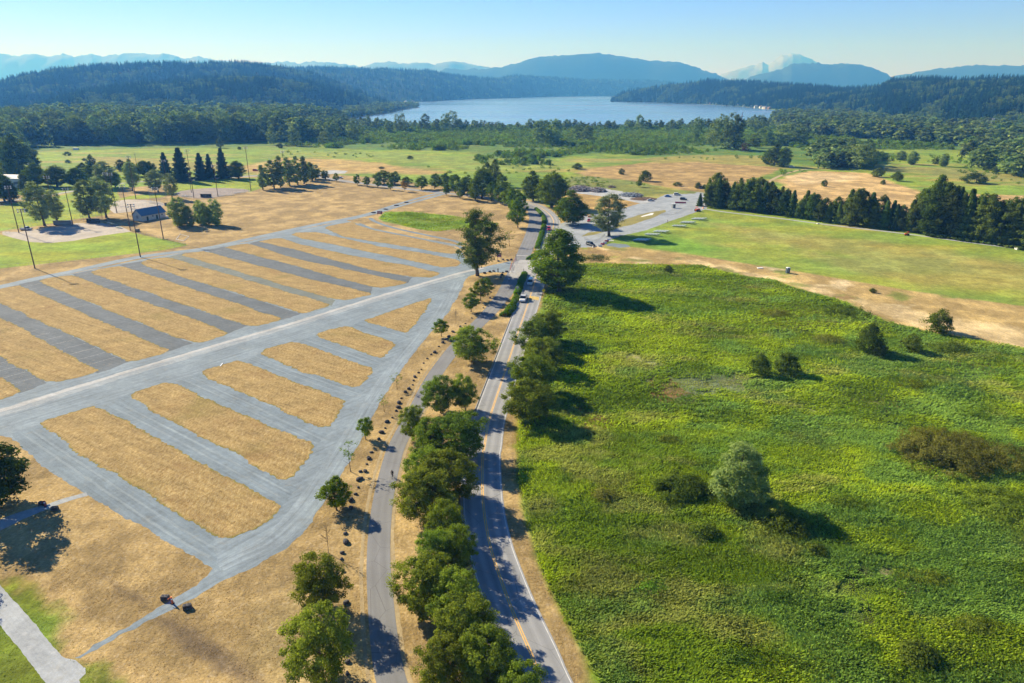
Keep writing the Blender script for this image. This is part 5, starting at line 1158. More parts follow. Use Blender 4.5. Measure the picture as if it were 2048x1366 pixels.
# ================================================================ VEHICLES
GLASS = PT('car_glass', (.012, .016, .02), .08, 0, .1, 3, .8); TYRE = PT('tyre', (.02, .02, .02), .9); RIM = PT('rim', (.35, .35, .36), .35, .8); LAMP = PT('lamp_glass', (.75, .75, .72), .2); TAIL = PT('tail_lamp', (.35, .02, .02), .3)
def cpaint(k, c): return PT(k, c, .28, .1, .04, 2, .6)
def sec(x, w, z0, z1, r=.12):
    return [(x, -w/2+r*.4, z0), (x, w/2-r*.4, z0), (x, w/2, z0+(z1-z0)*.35), (x, w/2-r*.15, z1-r), (x, w/2-r*1.2, z1), (x, -w/2+r*1.2, z1), (x, -w/2+r*.15, z1-r), (x, -w/2, z0+(z1-z0)*.35)]
def wheelset(r, L, W, rad=.34):
    for sx in (-.31, .32):
        for sy in (-1, 1):
            t = MB(); t.tube([(0, -.11, 0), (0, .11, 0)], rad, 16); o = t.build('wheel', TYRE, r, loc=(sx*L, sy*(W/2-.1), rad))
            q = MB(); q.tube([(0, -.12, 0), (0, .12, 0)], rad*.58, 10); q.build('rim', RIM, o)
def car(name, label, X, Y, rz, col, kind='sedan', L=4.6, W=1.85, cat='car', z=.02, rad=.34):
    r = thing(name, label, cat, (X, Y, z), rz); b = MB()
    hood = {'sedan': .82, 'suv': 1.0, 'pickup': 1.08, 'van': 1.12}[kind]; top = {'sedan': 1.42, 'suv': 1.72, 'pickup': 1.88, 'van': 2.15}[kind]
    prof = [(-.5, .55, hood*.82), (-.485, .32, hood*.95), (-.40, .26, hood), (-.15, .25, hood), (.2, .25, hood), (.38, .26, hood*.95), (.47, .3, hood*.84), (.5, .42, hood*.66)]
    b.loft([sec(a*L, W*(.92 if abs(a) > .46 else 1), z0, z1) for a, z0, z1 in prof])
    cb = {'sedan': (-.36, -.22, .06, .24), 'suv': (-.47, -.43, .10, .26), 'pickup': (-.08, -.05, .17, .27), 'van': (-.49, -.46, .22, .36)}[kind]
    def cab(mb, e, w0, w1, za, zb):
        x0, x1, x2, x3 = [c*L for c in cb]; rr = []
        for zz, ww in ((za, w0), (zb, w1)):
            k = (zz-hood)/(top-hood); a = x0+(x1-x0)*k-e; c = x3+(x2-x3)*k+e
            rr.append([(a, -ww, zz), (c, -ww, zz), (c, ww, zz), (a, ww, zz)])
        mb.loft(rr)
    cab(b, 0, W*.46, W*.38, hood-.05, top)
    if kind == 'pickup':
        for s in (-1, 1): b.box((-.29*L, s*W*.46, hood+.05), (.40*L, .08, .14))
        b.box((-.49*L, 0, hood+.05), (.05, W*.9, .14))
    b.build('body', cpaint(*col), r, bevel=.03)
    g = MB(); k0, k1 = hood+.07, top-.13
    wat = lambda zz: W*(.46-.08*(zz-hood+.05)/(top-hood+.05))+.012
    cab(g, .02, wat(k0), wat(k1), k0, k1); g.build('windows', GLASS, r)
    wheelset(r, L, W, rad)
    for s in (-1, 1):
        h_ = MB(); h_.box((.492*L, s*W*.34, hood*.72), (.06, .32, .16)); h_.build('headlight', LAMP, r)
        t_ = MB(); t_.box((-.497*L, s*W*.40, hood*.8), (.06, .18, .22)); t_.build('tail_light', TAIL, r)
    return r
def head(px1, px2): a = np.array(G(*px1)); b = np.array(G(*px2)); return math.atan2(*(b-a)[::-1])
white = ('white_paint', (.78, .78, .77)); wshade = ('shade_tinted_white', (.55, .66, .74)); red = ('red_paint', (.5, .02, .03)); blk = ('black_paint', (.03, .035, .045)); blu = ('blue_paint', (.02, .15, .5)); slv = ('silver_paint', (.55, .56, .57))  # van colour: white paint with the blue of tree shade put in
h1 = head((1064, 575), (1045, 615))
X, Y = G(1047, 600); t = car('pickup_truck', 'white pickup truck with a ladder rack coming down the road beside the hedge', X, Y, h1, white, 'pickup', 6.7, 2.2, 'pickup', rad=.4)
rk = MB()
for s in (-1, 1):
    rk.tube([(-2.6, s*.85, 2.0), (1.4, s*.8, 2.02)], .04, 6)
    for x in (-2.5, -1.4, -.3): rk.tube([(x, s*.9, 1.1), (x, s*.85, 2.0)], .035, 6)
for x in (-2.5, -1.4, -.3, .9): rk.tube([(x, -.85, 2.02), (x, .85, 2.02)], .04, 6)
rk.build('ladder_rack', PT('white_rack', (.7, .7, .68), .4), t)
lb = MB(); lb.box((-1.7, .55, 1.28), (2.4, .35, .35)); lb.box((-1.7, -.55, 1.28), (2.4, .35, .35)); lb.build('tool_box', PT('tool_box', (.5, .5, .5), .4, .3), t, bevel=.02)
X, Y = G(1061, 568); car('van', 'white van with bluish shade put into its colour under the huge tree behind the pickup', X, Y, h1, wshade, 'van', 5.2, 2.0, 'van', rad=.36)
X, Y = G(1098, 460); car('car', 'red car on the road just beyond the huge tree', X, Y, head((1102, 440), (1100, 470)), red, 'suv', 4.7, 1.9)
X, Y = G(1181, 491); car('suv', 'black car parked on the gravel right of the huge tree', X, Y, head((1170, 487), (1195, 494)), blk, 'suv', 5.0, 1.95)
X, Y = G(1178, 443); car('car', 'red car parked in the east lot between the two trees', X, Y, R(-100), red, 'sedan', 4.4, 1.85)
X, Y = G(1150, 450); car('car', 'white car tucked under the bright green corner tree', X, Y, R(15), white, 'sedan')
X, Y = G(1301, 402); car('car', 'silver white sedan at the edge of the east lot near the debris', X, Y, R(5), slv, 'sedan', 4.7)
X, Y = G(1336, 394); car('car', 'bright blue car parked at the far side of the east lot', X, Y, R(-12), blu, 'sedan', 4.6)
X, Y = G(1354, 390.5); car('car', 'white car parked right behind the blue one', X, Y, R(0), white, 'suv', 4.8)
X, Y = G(1367, 400); car('suv', 'black car parked near the booth in the east lot', X, Y, R(-20), blk, 'suv', 4.7)
X, Y = G(1405, 377); car('suv', 'grey car half hidden at the left end of the tree belt', X, Y, R(0), slv, 'suv')
X, Y = G(53, 460); car('pickup_truck', 'silver pickup parked behind the near infield', X, Y, R(5), slv, 'pickup', 5.6, 1.95, 'pickup')
X, Y = G(511, 342); car('car', 'small red car on the street behind the spruces', X, Y, R(0), red, 'suv')
X, Y = G(681, 357); car('car', 'white car on the street left of the street trees', X, Y, R(-10), white, 'sedan')
X, Y = G(1583, 335); car('car', 'white vehicle parked by the far farm track', X, Y, R(0), white, 'suv')
# orange machine and tractor
def tractor(X, Y, rz, label, s=1.0):
    r = thing('tractor', label, 'tractor', (X, Y, 0), rz, None, (s, s, s)); o_ = PT('orange_paint', (.7, .10, .02), .4)
    b = MB(); b.box((.7, 0, 1.0), (1.6, .9, .8), top=.9); b.box((-.3, 0, .8), (1.2, 1.2, .4)); b.build('body', o_, r, bevel=.05)
    b = MB()
    for sx in (-.75, .05):
        for sy in (-.5, .5): b.tube([(sx, sy, 1.0), (sx, sy, 2.2)], .04, 6)
    b.box((-.35, 0, 2.24), (1.1, 1.2, .08)); b.build('canopy', o_, r)
    for sx, rad in ((-.4, .65), (1.1, .42)):
        for sy in (-.75, .75): w = MB(); w.tube([(0, -.16, 0), (0, .16, 0)], rad, 14); w.build('wheel', TYRE, r, loc=(sx, sy, rad))
tractor(*G(1394, 423), R(20), 'orange machine at the left end of the lawn edge path', 1.2)
tractor(*G(1814, 471), R(170), 'small orange tractor on the gravel path above the sports lawn', .8)

# ================================================================ PEOPLE
SKIN = PT('skin', (.42, .24, .16), .6)
def person(label, X, Y, rz, pose, shirt, trous, hair=(.03, .02, .015), z=.02, s=1.0):
    J = dict(pelvis=(0, 0, .95), belly=(0, 0, 1.1), chest=(.01, 0, 1.32), neck=(0, 0, 1.48), head=(.02, 0, 1.60), crown=(0, 0, 1.74),
             lsh=(0, .19, 1.40), lel=(-.02, .25, 1.13), lwr=(.08, .25, .90), rsh=(0, -.19, 1.40), rel=(-.05, -.25, 1.13), rwr=(.02, -.25, .89),
             lhip=(0, .1, .92), lkn=(.12, .1, .50), lan=(.12, .1, .09), ltoe=(.30, .11, .04), rhip=(0, -.1, .92), rkn=(-.02, -.1, .50), ran=(-.18, -.1, .10), rtoe=(-.02, -.11, .04))
    J.update(pose)
    rad = dict(pelvis=.13, belly=.125, chest=.14, neck=.055, head=.085, crown=.07, lsh=.06, rsh=.06, lel=.042, rel=.042, lwr=.028, rwr=.028, lhip=.09, rhip=.09, lkn=.058, rkn=.058, lan=.04, ran=.04, ltoe=.035, rtoe=.035)
    names = list(J); v = [Vector(J[k]) for k in names]; rr = [rad[k] for k in names]; ix = {k: i for i, k in enumerate(names)}
    e = [(ix[a], ix[b]) for a, b in (('pelvis', 'belly'), ('belly', 'chest'), ('chest', 'neck'), ('neck', 'head'), ('head', 'crown'), ('chest', 'lsh'), ('lsh', 'lel'), ('lel', 'lwr'), ('chest', 'rsh'), ('rsh', 'rel'), ('rel', 'rwr'), ('pelvis', 'lhip'), ('lhip', 'lkn'), ('lkn', 'lan'), ('lan', 'ltoe'), ('pelvis', 'rhip'), ('rhip', 'rkn'), ('rkn', 'ran'), ('ran', 'rtoe'))]
    def addv(p, r_, to): v.append(Vector(p)); rr.append(r_); e.append((to, len(v)-1)); return len(v)-1
    nose = addv(Vector(J['head'])+Vector((.10, 0, .02)), .014, ix['head'])
    for sd, wr, el in ((1, 'lwr', 'lel'), (-1, 'rwr', 'rel')):
        d = (Vector(J[wr])-Vector(J[el])).normalized(); side = d.cross(Vector((0, 1, 0))).normalized()
        palm = addv(Vector(J[wr])+d*.08, .03, ix[wr])
        for k, L in enumerate((.07, .08, .075, .06)):
            a = addv(v[palm]+d*.03+side*(k-1.5)*.021, .009, palm); addv(v[a]+d*L*.7+Vector((0, -sd*.02, 0)), .008, a)
        th = addv(Vector(J[wr])+d*.03+side*-.045, .01, ix[wr]); addv(v[th]+d*.04, .009, th)
    me = bpy.data.meshes.new('person'); me.from_pydata([tuple(p) for p in v], e, []); 
    for m_ in (SKIN, PT('shirt_%d' % (int(sum(shirt)*1000)), shirt, .8), PT('trousers_%d' % int(sum(trous)*1000), trous, .8)): me.materials.append(m_)
    o = link('person', me); o.location = (X, Y, z); o.rotation_euler.z = rz; o.scale = (s, s, s)
    bpy.context.view_layer.update()
    sk = o.modifiers.new('skin', 'SKIN'); bpy.context.view_layer.objects.active = o
    if not me.skin_vertices: 
        with bpy.context.temp_override(object=o, active_object=o): bpy.ops.mesh.customdata_skin_add()
    for i, r_ in enumerate(rr): me.skin_vertices[0].data[i].radius = (r_, r_); me.skin_vertices[0].data[i].use_root = (i == 0)
    sb = o.modifiers.new('sub', 'SUBSURF'); sb.levels = 1; sb.render_levels = 1
    dg = bpy.context.evaluated_depsgraph_get(); m2 = bpy.data.meshes.new_from_object(o.evaluated_get(dg)); o.modifiers.clear(); o.data = m2
    hd = Vector(J['head']); hipz = J['pelvis'][2]-.02
    for p in m2.polygons:
        c = p.center; k = 0
        dw = min((c-Vector(J['lwr'])).length, (c-Vector(J['rwr'])).length)
        if (c-hd).length < .19 or dw < .2 or c.z > J['neck'][2]+.02 and (c-hd).length < .3: k = 0
        elif c.z > hipz and (c-Vector(J['lkn'])).length > .3 and (c-Vector(J['rkn'])).length > .3: k = 1
        else: k = 2
        p.material_index = k; p.use_smooth = True
    tag(o, label, 'person')
    h_ = MB(); cn = Vector(J['crown'])
    for kk, (dz, r_) in enumerate(((-.06, .098), (.0, .1), (.05, .07), (.075, .02))): pass
    h_.loft([[(cn.x-.015+r_*math.cos(a*math.pi/4), cn.y+r_*math.sin(a*math.pi/4), cn.z+dz) for a in range(8)] for dz, r_ in ((-.08, .088), (-.02, .1), (.04, .08), (.075, .03))])
    h_.build('hair', PT('hair_%d' % int(hair[0]*1000), hair, .8), o, True)
    f_ = MB()
    for sd in (-1, 1): f_.box((hd.x+.088, hd.y+sd*.032, hd.z+.045), (.01, .022, .012))
    f_.box((hd.x+.086, hd.y, hd.z-.035), (.01, .045, .01)); f_.build('face_features', PT('dark_feature', (.08, .03, .025), .5), o)
    return o
# cyclist
rzc = head((790, 905), (781, 960)); X, Y = G(785, 955)
bk = thing('bicycle', 'black bicycle ridden along the cycle path', 'bicycle', (X, Y, .02), rzc)
for sx in (-.5, .52):
    w = MB(); n = 24; ring = [(sx+.33*math.cos(6.2832*i/n), 0, .34+.33*math.sin(6.2832*i/n)) for i in range(n+1)]; w.tube(ring, .02, 6, cap=False); wo = w.build('wheel', TYRE, bk)
    s_ = MB()
    for i in range(10): s_.tube([(sx, 0, .34), (sx+.32*math.cos(.628*i), 0, .34+.32*math.sin(.628*i))], .003, 3)
    s_.tube([(sx, -.04, .34), (sx, .04, .34)], .025, 8); s_.build('spokes', RIM, wo)
fr = MB()
for a, b in (((-.5, 0, .34), (-.05, 0, .30)), ((-.5, 0, .34), (-.18, 0, .82)), ((-.05, 0, .30), (-.18, 0, .86)), ((-.05, 0, .30), (.38, 0, .78)), ((-.17, 0, .80), (.36, 0, .84)), ((.52, 0, .34), (.36, 0, .92))): fr.tube([a, b], .018, 6)
fr.build('frame', PT('black_frame', (.02, .02, .02), .3), bk)
hb = MB(); hb.tube([(.42, -.24, .94), (.36, -.12, .96), (.36, .12, .96), (.42, .24, .94)], .014, 6); hb.build('handlebar', TYRE, bk)
sd_ = MB(); sd_.box((-.2, 0, .9), (.26, .13, .05), top=.8); sd_.build('saddle', TYRE, bk, bevel=.01)
pd = MB(); pd.tube([(-.05, -.1, .30), (-.05, .1, .30)], .02, 6); pd.box((.08, .12, .2), (.1, .07, .02)); pd.box((-.16, -.12, .42), (.1, .07, .02)); pd.build('pedals', RIM, bk)
person('cyclist in dark clothing riding on the grey path towards the camera', X, Y, rzc, dict(pelvis=(-.18, 0, 1.0), belly=(-.09, 0, 1.12), chest=(.06, 0, 1.30), neck=(.15, 0, 1.42), head=(.22, 0, 1.52), crown=(.22, 0, 1.66), lsh=(.08, .18, 1.36), lel=(.22, .26, 1.14), lwr=(.36, .24, 1.02), rsh=(.08, -.18, 1.36), rel=(.22, -.26, 1.14), rwr=(.36, -.24, 1.02), lhip=(-.14, .1, .96), lkn=(.16, .12, .68), lan=(.02, .12, .28), ltoe=(.16, .12, .22), rhip=(-.14, -.1, .96), rkn=(.14, -.12, .82), ran=(-.2, -.12, .50), rtoe=(-.08, -.12, .44)), (.03, .03, .04), (.02, .02, .025))
person('person in a light blue shirt walking in the shade on the wide lane', *G(1018, 564), head((1040, 530), (1010, 590)), {}, (.25, .5, .75), (.08, .1, .16))
person('person in dark blue standing at the edge of the sports lawn', *G(1335, 446), R(200), {}, (.03, .04, .12), (.03, .03, .05))

# ================================================================ POLES
WOODP = PT('weathered_wood_pole', (.13, .085, .06), .9, 0, .3, 5); MET = PT('galvanised_steel', (.42, .44, .45), .45, .6); LWH = PT('lamp_housing', (.72, .74, .76), .35, .3)
def light_pole(bx, by, ty, label, n=6, rz=.4):
    X, Y = G(bx, by); h = HT(Y, ty); r = thing('floodlight_pole', label, 'light pole', (X, Y, 0), rz, 'floodlight poles around the ball fields')
    p = MB(); p.tube([(0, 0, -.1), (0, 0, h)], [.24, .14], 10); p.build('pole', WOODP, r)
    c = MB(); c.box((0, 0, h-.25), (2.6, .14, .14)); c.box((0, 0, h-1.15), (2.2, .14, .14)); c.build('crossarm', WOODP, r)
    for i in range(n):
        x = -1.15+2.3*(i % 3)/2; z = h-.1 if i < 3 else h-1.0
        l = MB(); l.tube([(x, .12, z), (x, .55, z-.22)], [.14, .36], 10); l.build('floodlight', LWH, r)
for i, (bx, by, ty, l) in enumerate([(70, 537, 418, 'tall wooden floodlight pole nearest the left edge'), (281, 514, 408, 'tall wooden floodlight pole beside the far gravel road'), (327, 478, 375, 'wooden floodlight pole at the corner of the near green field'), (261, 461, 370, 'floodlight pole beside the blue roofed shed'), (38, 466, 372, 'floodlight pole by the silver pickup'), (146, 450, 376, 'floodlight pole behind the near infield'), (234, 426, 346, 'floodlight pole between the pair of silvery trees and the shed'), (113, 444, 352, 'floodlight pole behind the smaller silvery tree'), (212, 436, 370, 'floodlight pole in front of the right silvery tree'), (272, 398, 312, 'floodlight pole on the far side of the second infield'), (388, 395, 299, 'tallest floodlight pole before the spruces'), (436, 393, 330, 'floodlight pole in the middle of the farthest infield'), (502, 382, 294, 'tall floodlight pole at the right end of the farthest field'), (70, 372, 326, 'distant floodlight pole at the back left of the fields'), (198, 380, 318, 'distant floodlight pole before the broad grey tree'), (222, 408, 345, 'distant floodlight pole left of the second infield'), (335, 372, 320, 'distant floodlight pole beside the leftmost spruce'), (570, 352, 302, 'far floodlight pole among the poplars')]):
    light_pole(bx, by, ty, l)
def power_pole(bx, by, ty, label):
    X, Y = G(bx, by); h = HT(Y, ty); r = thing('power_pole', label, 'power pole', (X, Y, 0), .3); p = MB(); p.tube([(0, 0, -.1), (0, 0, h)], [.2, .12], 8); p.build('pole', WOODP, r)
    c = MB(); c.box((0, 0, h-.6), (2.6, .12, .12)); c.build('crossarm', WOODP, r)
    for x in (-1.1, 0, 1.1): q = MB(); q.tube([(x, 0, h-.54), (x, 0, h-.3)], .06, 6); q.build('insulator', LWH, r)
power_pole(277, 350, 307, 'wooden power pole at the back of the ball fields'); power_pole(495, 330, 292, 'wooden power pole right of the spruces'); power_pole(383, 385, 345, 'short wooden power pole before the spruces')
# steel pylon far right
X, Y = G(1979, 272); h = HT(Y, 236); r = thing('pylon', 'pale steel lattice pylon standing in the wood at the right', 'pylon', (X, Y, 0)); b = MB()
for sx in (-1, 1):
    for sy in (-1, 1): b.tube([(sx*3.5, sy*3.5, 0), (sx*1.0, sy*1.0, h)], .38, 5)
for k in range(7):
    t = k/7; a = 3.5-2.5*t; z = h*t; t2 = (k+1)/7; a2 = 3.5-2.5*t2; z2 = h*t2
    for s in (-1, 1): b.tube([(-a, s*a, z), (a2, s*a2, z2)], .2, 4); b.tube([(a, s*a, z), (-a2, s*a2, z2)], .2, 4); b.tube([(s*a, -a, z), (s*a2, a2, z2)], .2, 4)
b.build('lattice', MET, r); c = MB()
for z in (h*.98, h*.86, h*.74): c.tube([(-7, 0, z), (7, 0, z)], .3, 5)
c.build('crossarm', MET, r)

# ================================================================ FENCES AND BALL FIELD FURNITURE
FM = PT('chain_link_wire', (.33, .35, .36), .5, .4)
def fence(pts, h, label, step=3.0, rails=2, px=True, name='chain_link_fence'):
    g = GP(pts) if px else np.array(pts); c = cr(g, step) if len(g) > 2 else np.array([g[0]+(g[1]-g[0])*t for t in np.linspace(0, 1, max(2, int(np.hypot(*(g[1]-g[0]))/step)+1))])
    o0 = c[0]; r = thing(name, label, 'fence', (*o0, 0)); c = c-o0
    pm = MB(); pm.tube([(0, 0, 0), (0, 0, h)], .035, 6); me = pm.mesh('post', MET)
    for i, q in enumerate(c[:99]): o = link('post', me, r); o.location = (*q, 0)
    m_ = MB()
    for i in range(len(c)-1):
        a, b_ = c[i], c[i+1]
        for z in [h-.02, .05]+([h*.5] if rails > 2 else []): m_.tube([(*a, z), (*b_, z)], .025, 4, cap=False)
        n = 8
        for k in range(n):
            for t0, t1 in (((k/n), (k+1)/n),):
                A = a+(b_-a)*t0; B = a+(b_-a)*t1
                m_.tube([(*A, .05), (*B, h)], .006, 3, cap=False); m_.tube([(*B, .05), (*A, h)], .006, 3, cap=False)
    m_.build('wire_panel', FM, r); return r
fence([(-60, 546), (0, 536), (100, 528), (200, 516), (300, 504), (372, 492)], 1.3, 'low wire fence along the bottom of the near green field')
fence([(372, 492), (348, 487), (300, 474), (262, 462)], 1.6, 'wire fence down the right side of the near green field')
fence([(12, 468), (40, 460), (75, 452), (110, 447), (150, 441), (180, 438)], 2.2, 'wire fence behind the near infield')
fence([(231, 424), (262, 420), (300, 412), (322, 407)], 3.2, 'tall wire fence at the front of the second infield')
fence([(349, 391), (378, 397), (402, 399), (436, 395), (480, 388), (503, 384)], 4.2, 'tall wire fence round the front of the farthest infield')
fence([(503, 384), (521, 378), (545, 377)], 2.0, 'wire fence at the right end of the farthest field')
fence([(1210, 471), (1190, 484), (1168, 478)], 1.1, 'low post and wire fence in front of the black car', step=2)
fence([(1322, 430), (1350, 428), (1372, 420), (1392, 420)], 1.1, 'low temporary fence line across the east drive', step=2)
def backstop(bx, by, ty, wpx, rz, label):
    X, Y = G(bx, by); h = HT(Y, ty); w = wpx/PM(Y); r = thing('backstop', label, 'backstop', (X, Y, 0), rz); b = MB(); pts = []
    for i in range(9):
        a = math.pi*(.12+.76*i/8); p = (math.cos(a)*w/2, -math.sin(a)*w*.3); pts.append(p)
        q = MB(); q.tube([(*p, 0), (*p, h*.86), (p[0]*.82, p[1]*.4+.6, h)], .055, 6); q.build('post', MET, r)
    for i in range(8):
        for z in (.1, h*.3, h*.58, h*.86): b.tube([(*pts[i], z), (*pts[i+1], z)], .03, 4)
        for k in range(6):
            t = k/6; A = [pts[i][j]+(pts[i+1][j]-pts[i][j])*t for j in (0, 1)]; b.tube([(*A, 0), (*A, h*.86)], .012, 3, cap=False); b.tube([(*A, h*.86), (A[0]*.82, A[1]*.4+.6, h)], .012, 3, cap=False)
        b.tube([(pts[i][0]*.82, pts[i][1]*.4+.6, h), (pts[i+1][0]*.82, pts[i+1][1]*.4+.6, h)], .04, 4)
    b.build('wire_mesh', FM, r)
backstop(318, 407, 377, 34, R(200), 'tall curved wire backstop beyond the shed')
backstop(182, 440, 416, 44, R(190), 'wide low wire backstop in front of the silvery trees')
def bleacher(X, Y, rz, label, L=5, rows=5, group=None, pitch=.62, rise_=.3, deep=.3):
    r = thing('bleacher', label, 'bleacher', (X, Y, 0), rz, group); al = PT('bleacher_aluminium', (.62, .66, .65), .4, .3); gr = PT('bleacher_green', (.08, .20, .14), .6)
    for k in range(rows):
        q = MB(); q.box((0, k*pitch, .42+k*rise_), (L, deep, .05)); q.build('seat_plank', al, r)
        q = MB(); q.box((0, k*pitch+deep*1.05, .2+k*rise_), (L, deep*.85, .04)); q.build('foot_plank', gr, r)
    f = MB()
    for x in (-L*.42, 0, L*.42):
        f.tube([(x, 0, 0), (x, 0, .4)], .03, 5); f.tube([(x, -.1, .3), (x, (rows-.4)*pitch, .3+(rows-.4)*rise_)], .03, 5); f.tube([(x, (rows-.6)*pitch, 0), (x, (rows-.6)*pitch, (rows-.6)*rise_+.3)], .03, 5); f.tube([(x, 0, .05), (x, (rows-.6)*pitch, .05)], .03, 5)
    f.build('frame', MET, r); return r
hb_ = head((1270, 475), (1390, 438))
for i, (x, y, L, nm) in enumerate([(1272, 480, 8, 'nearest the grey green tree'), (1293, 469, 5.5, 'second from the grey green tree'), (1311, 463, 7.5, 'third from the grey green tree'), (1347, 452, 5, 'fourth from the grey green tree'), (1364, 445, 7, 'fifth from the grey green tree'), (1387, 438, 8.5, 'farthest from the grey green tree')]):
    bleacher(*G(x, y), hb_+R(180), 'striped aluminium bleacher on the lawn edge, %s' % nm, L*.7, 5, 'bleachers on the sports lawn', 1.5, .16, .7)
bleacher(*G(231, 450), R(140), 'silver bleacher beside the near infield', 6, 5); bleacher(*G(240, 456), R(150), 'low silver bleacher right of the taller one at the near infield', 5, 2)
bleacher(*G(175, 394+5), R(10), 'far bleacher behind the second ball field', 6, 3); bleacher(*G(300, 417), R(200), 'silver bench stand at the second infield', 9, 2)
bleacher(*G(375, 393), R(170), 'white bench stand left of the farthest infield', 8, 2); bleacher(*G(452, 392), R(195), 'long pale bench stand right of the farthest infield', 11, 2); bleacher(*G(480, 386), R(200), 'pale bench stand at the right end of the farthest infield', 8, 2)
def dugout(x, y, L, rz, label, c=(.05, .06, .07)):
    X, Y = G(x, y); r = thing('dugout', label, 'dugout', (X, Y, 0), rz); m_ = PT('dugout_wall_%d' % int(c[0]*100), c, .7)
    w = MB(); w.box((0, .9, 1.1), (L, .1, 2.2)); w.box((-L/2+.05, .42, 1.1), (.1, .84, 2.2)); w.box((L/2-.05, .42, 1.1), (.1, .84, 2.2)); w.build('wall', m_, r)
    q = MB(); q.box((0, .3, 2.3), (L+.4, 1.9, .1), rx=-.08); q.build('roof', PT('dugout_roof_%d' % int(c[0]*100), (c[0]+.04, c[1]+.04, c[2]+.05), .5), r)
    q = MB(); q.box((0, .6, .45), (L-.6, .3, .06)); q.box((-L*.3, .6, .2), (.08, .25, .42)); q.box((L*.3, .6, .2), (.08, .25, .42)); q.build('bench', MET, r)
dugout(186, 446, 7, R(-5), 'low black dugout by the near infield'); dugout(412, 395, 7, R(2), 'low black dugout by the farthest infield'); dugout(125, 450, 9, R(5), 'pale steel dugout at the shaded side of the near infield', (.3, .33, .35))
# goal lying on the dry field
ga = [GP([q])[0] for q in ((352, 479), (361, 469), (378, 473), (368, 482))]; o0 = ga[0]; r = thing('goal_frame', 'white goal frame lying on the dry field behind the fence', 'goal', (*o0, 0)); b = MB()
for i in range(4): b.tube([(*(ga[i]-o0), .08), (*(ga[(i+1) % 4]-o0), .08)], .09, 8)
b.build('frame', PT('white_goal', (.8, .8, .78), .5), r); q = MB(); q.tube([(*(ga[1]-o0), .1), (*(ga[1]-o0), 1.2)], .05, 6); q.tube([(*(ga[2]-o0), .1), (*(ga[2]-o0), 1.2)], .05, 6); q.build('side_strut', M['white_goal'], r)
# gable shed with a blue roof
A = np.array(G(267.5, 441)); B = np.array(G(285.5, 443)); D = np.array(G(306, 430.5)); u = B-A; Lw = np.hypot(*u); w_ = D-B; rz = math.atan2(u[1], u[0]); Ll = np.hypot(*w_)*.74
r = thing('shed', 'small pale gable shed with a blue roof between the ball fields', 'building', (*A, 0), rz); eh = 3.2; rh = 6.2
wl = PT('pale_siding', (.62, .60, .55), .8); b = MB()
b.loft([[(0, y, 0), (Lw, y, 0), (Lw, y, eh), (Lw/2, y, rh), (0, y, eh)] for y in (0, Ll)]); b.build('wall', wl, r)
q = MB(); t = .14
for s in (0, 1):
    x0, x1 = (-.5, Lw/2) if s == 0 else (Lw+.5, Lw/2); z0 = eh-.5*(rh-eh)/(Lw/2)
    q.loft([[(x0, y, z0+.05), (x1, y, rh+.05), (x1, y, rh+.05+t), (x0, y, z0+.05+t)] for y in (-.5, Ll+.5)])
q.build('roof', PT('blue_metal_roof', (.10, .20, .29), .4, .1), r)
q = MB(); q.box((Lw/2, -.03, 2.2), (1.7, .06, 1.6)); wn = q.build('window', PT('window_glass_dark', (.10, .13, .16), .2), r)
f = MB()
for x in (-.85, -.28, .28, .85): f.box((Lw/2+x, -.08, 2.2), (.09, .05, 1.7))
for z in (-.8, -.25, .25, .8): f.box((Lw/2, -.09, 2.2+z), (1.8, .05, .09))
f.build('frame', PT('white_trim', (.75, .75, .73), .6), wn)
for y in (Ll*.22, Ll*.62): q = MB(); q.box((Lw+.03, y, 1.1), (.06, 1.1, 2.2)); q.build('door', PT('dark_green_door', (.03, .08, .07), .5), r)
for y in (Ll*.45, Ll*.85): q = MB(); q.box((Lw+.03, y, 2.0), (.06, .8, .7)); q.build('window', M['window_glass_dark'], r)
def hut(x, y, w, d, h, rh, rz, wc, rc, label, name='house', cat='house', px=True, z=0):
    X, Y = G(x, y) if px else (x, y); r = thing(name, label, cat, (X, Y, z), rz); b = MB(); b.loft([[(-w/2, yy, -2), (w/2, yy, -2), (w/2, yy, h), (0, yy, h+rh), (-w/2, yy, h)] for yy in (-d/2, d/2)]); b.build('wall', PT(*wc), r)
    q = MB()
    for s in (-1, 1): q.loft([[(s*(w/2+.5), yy, h-.25), (0, yy, h+rh+.05), (0, yy, h+rh+.3), (s*(w/2+.5), yy, h)] for yy in (-d/2-.5, d/2+.5)])
    q.build('roof', PT(*rc), r)
    for k in (-1, 0, 1): g = MB(); g.box((k*w*.28, -d/2-.04, h*.55), (w*.16, .1, h*.3)); g.build('window', M['window_glass_dark'], r)
    return r
hut(14, 372, 22, 30, 6, .8, R(35), ('white_wall', (.7, .7, .68), .8), ('white_roof', (.75, .74, .72), .6), 'large low white building at the left edge behind round trees', 'hall', 'building')
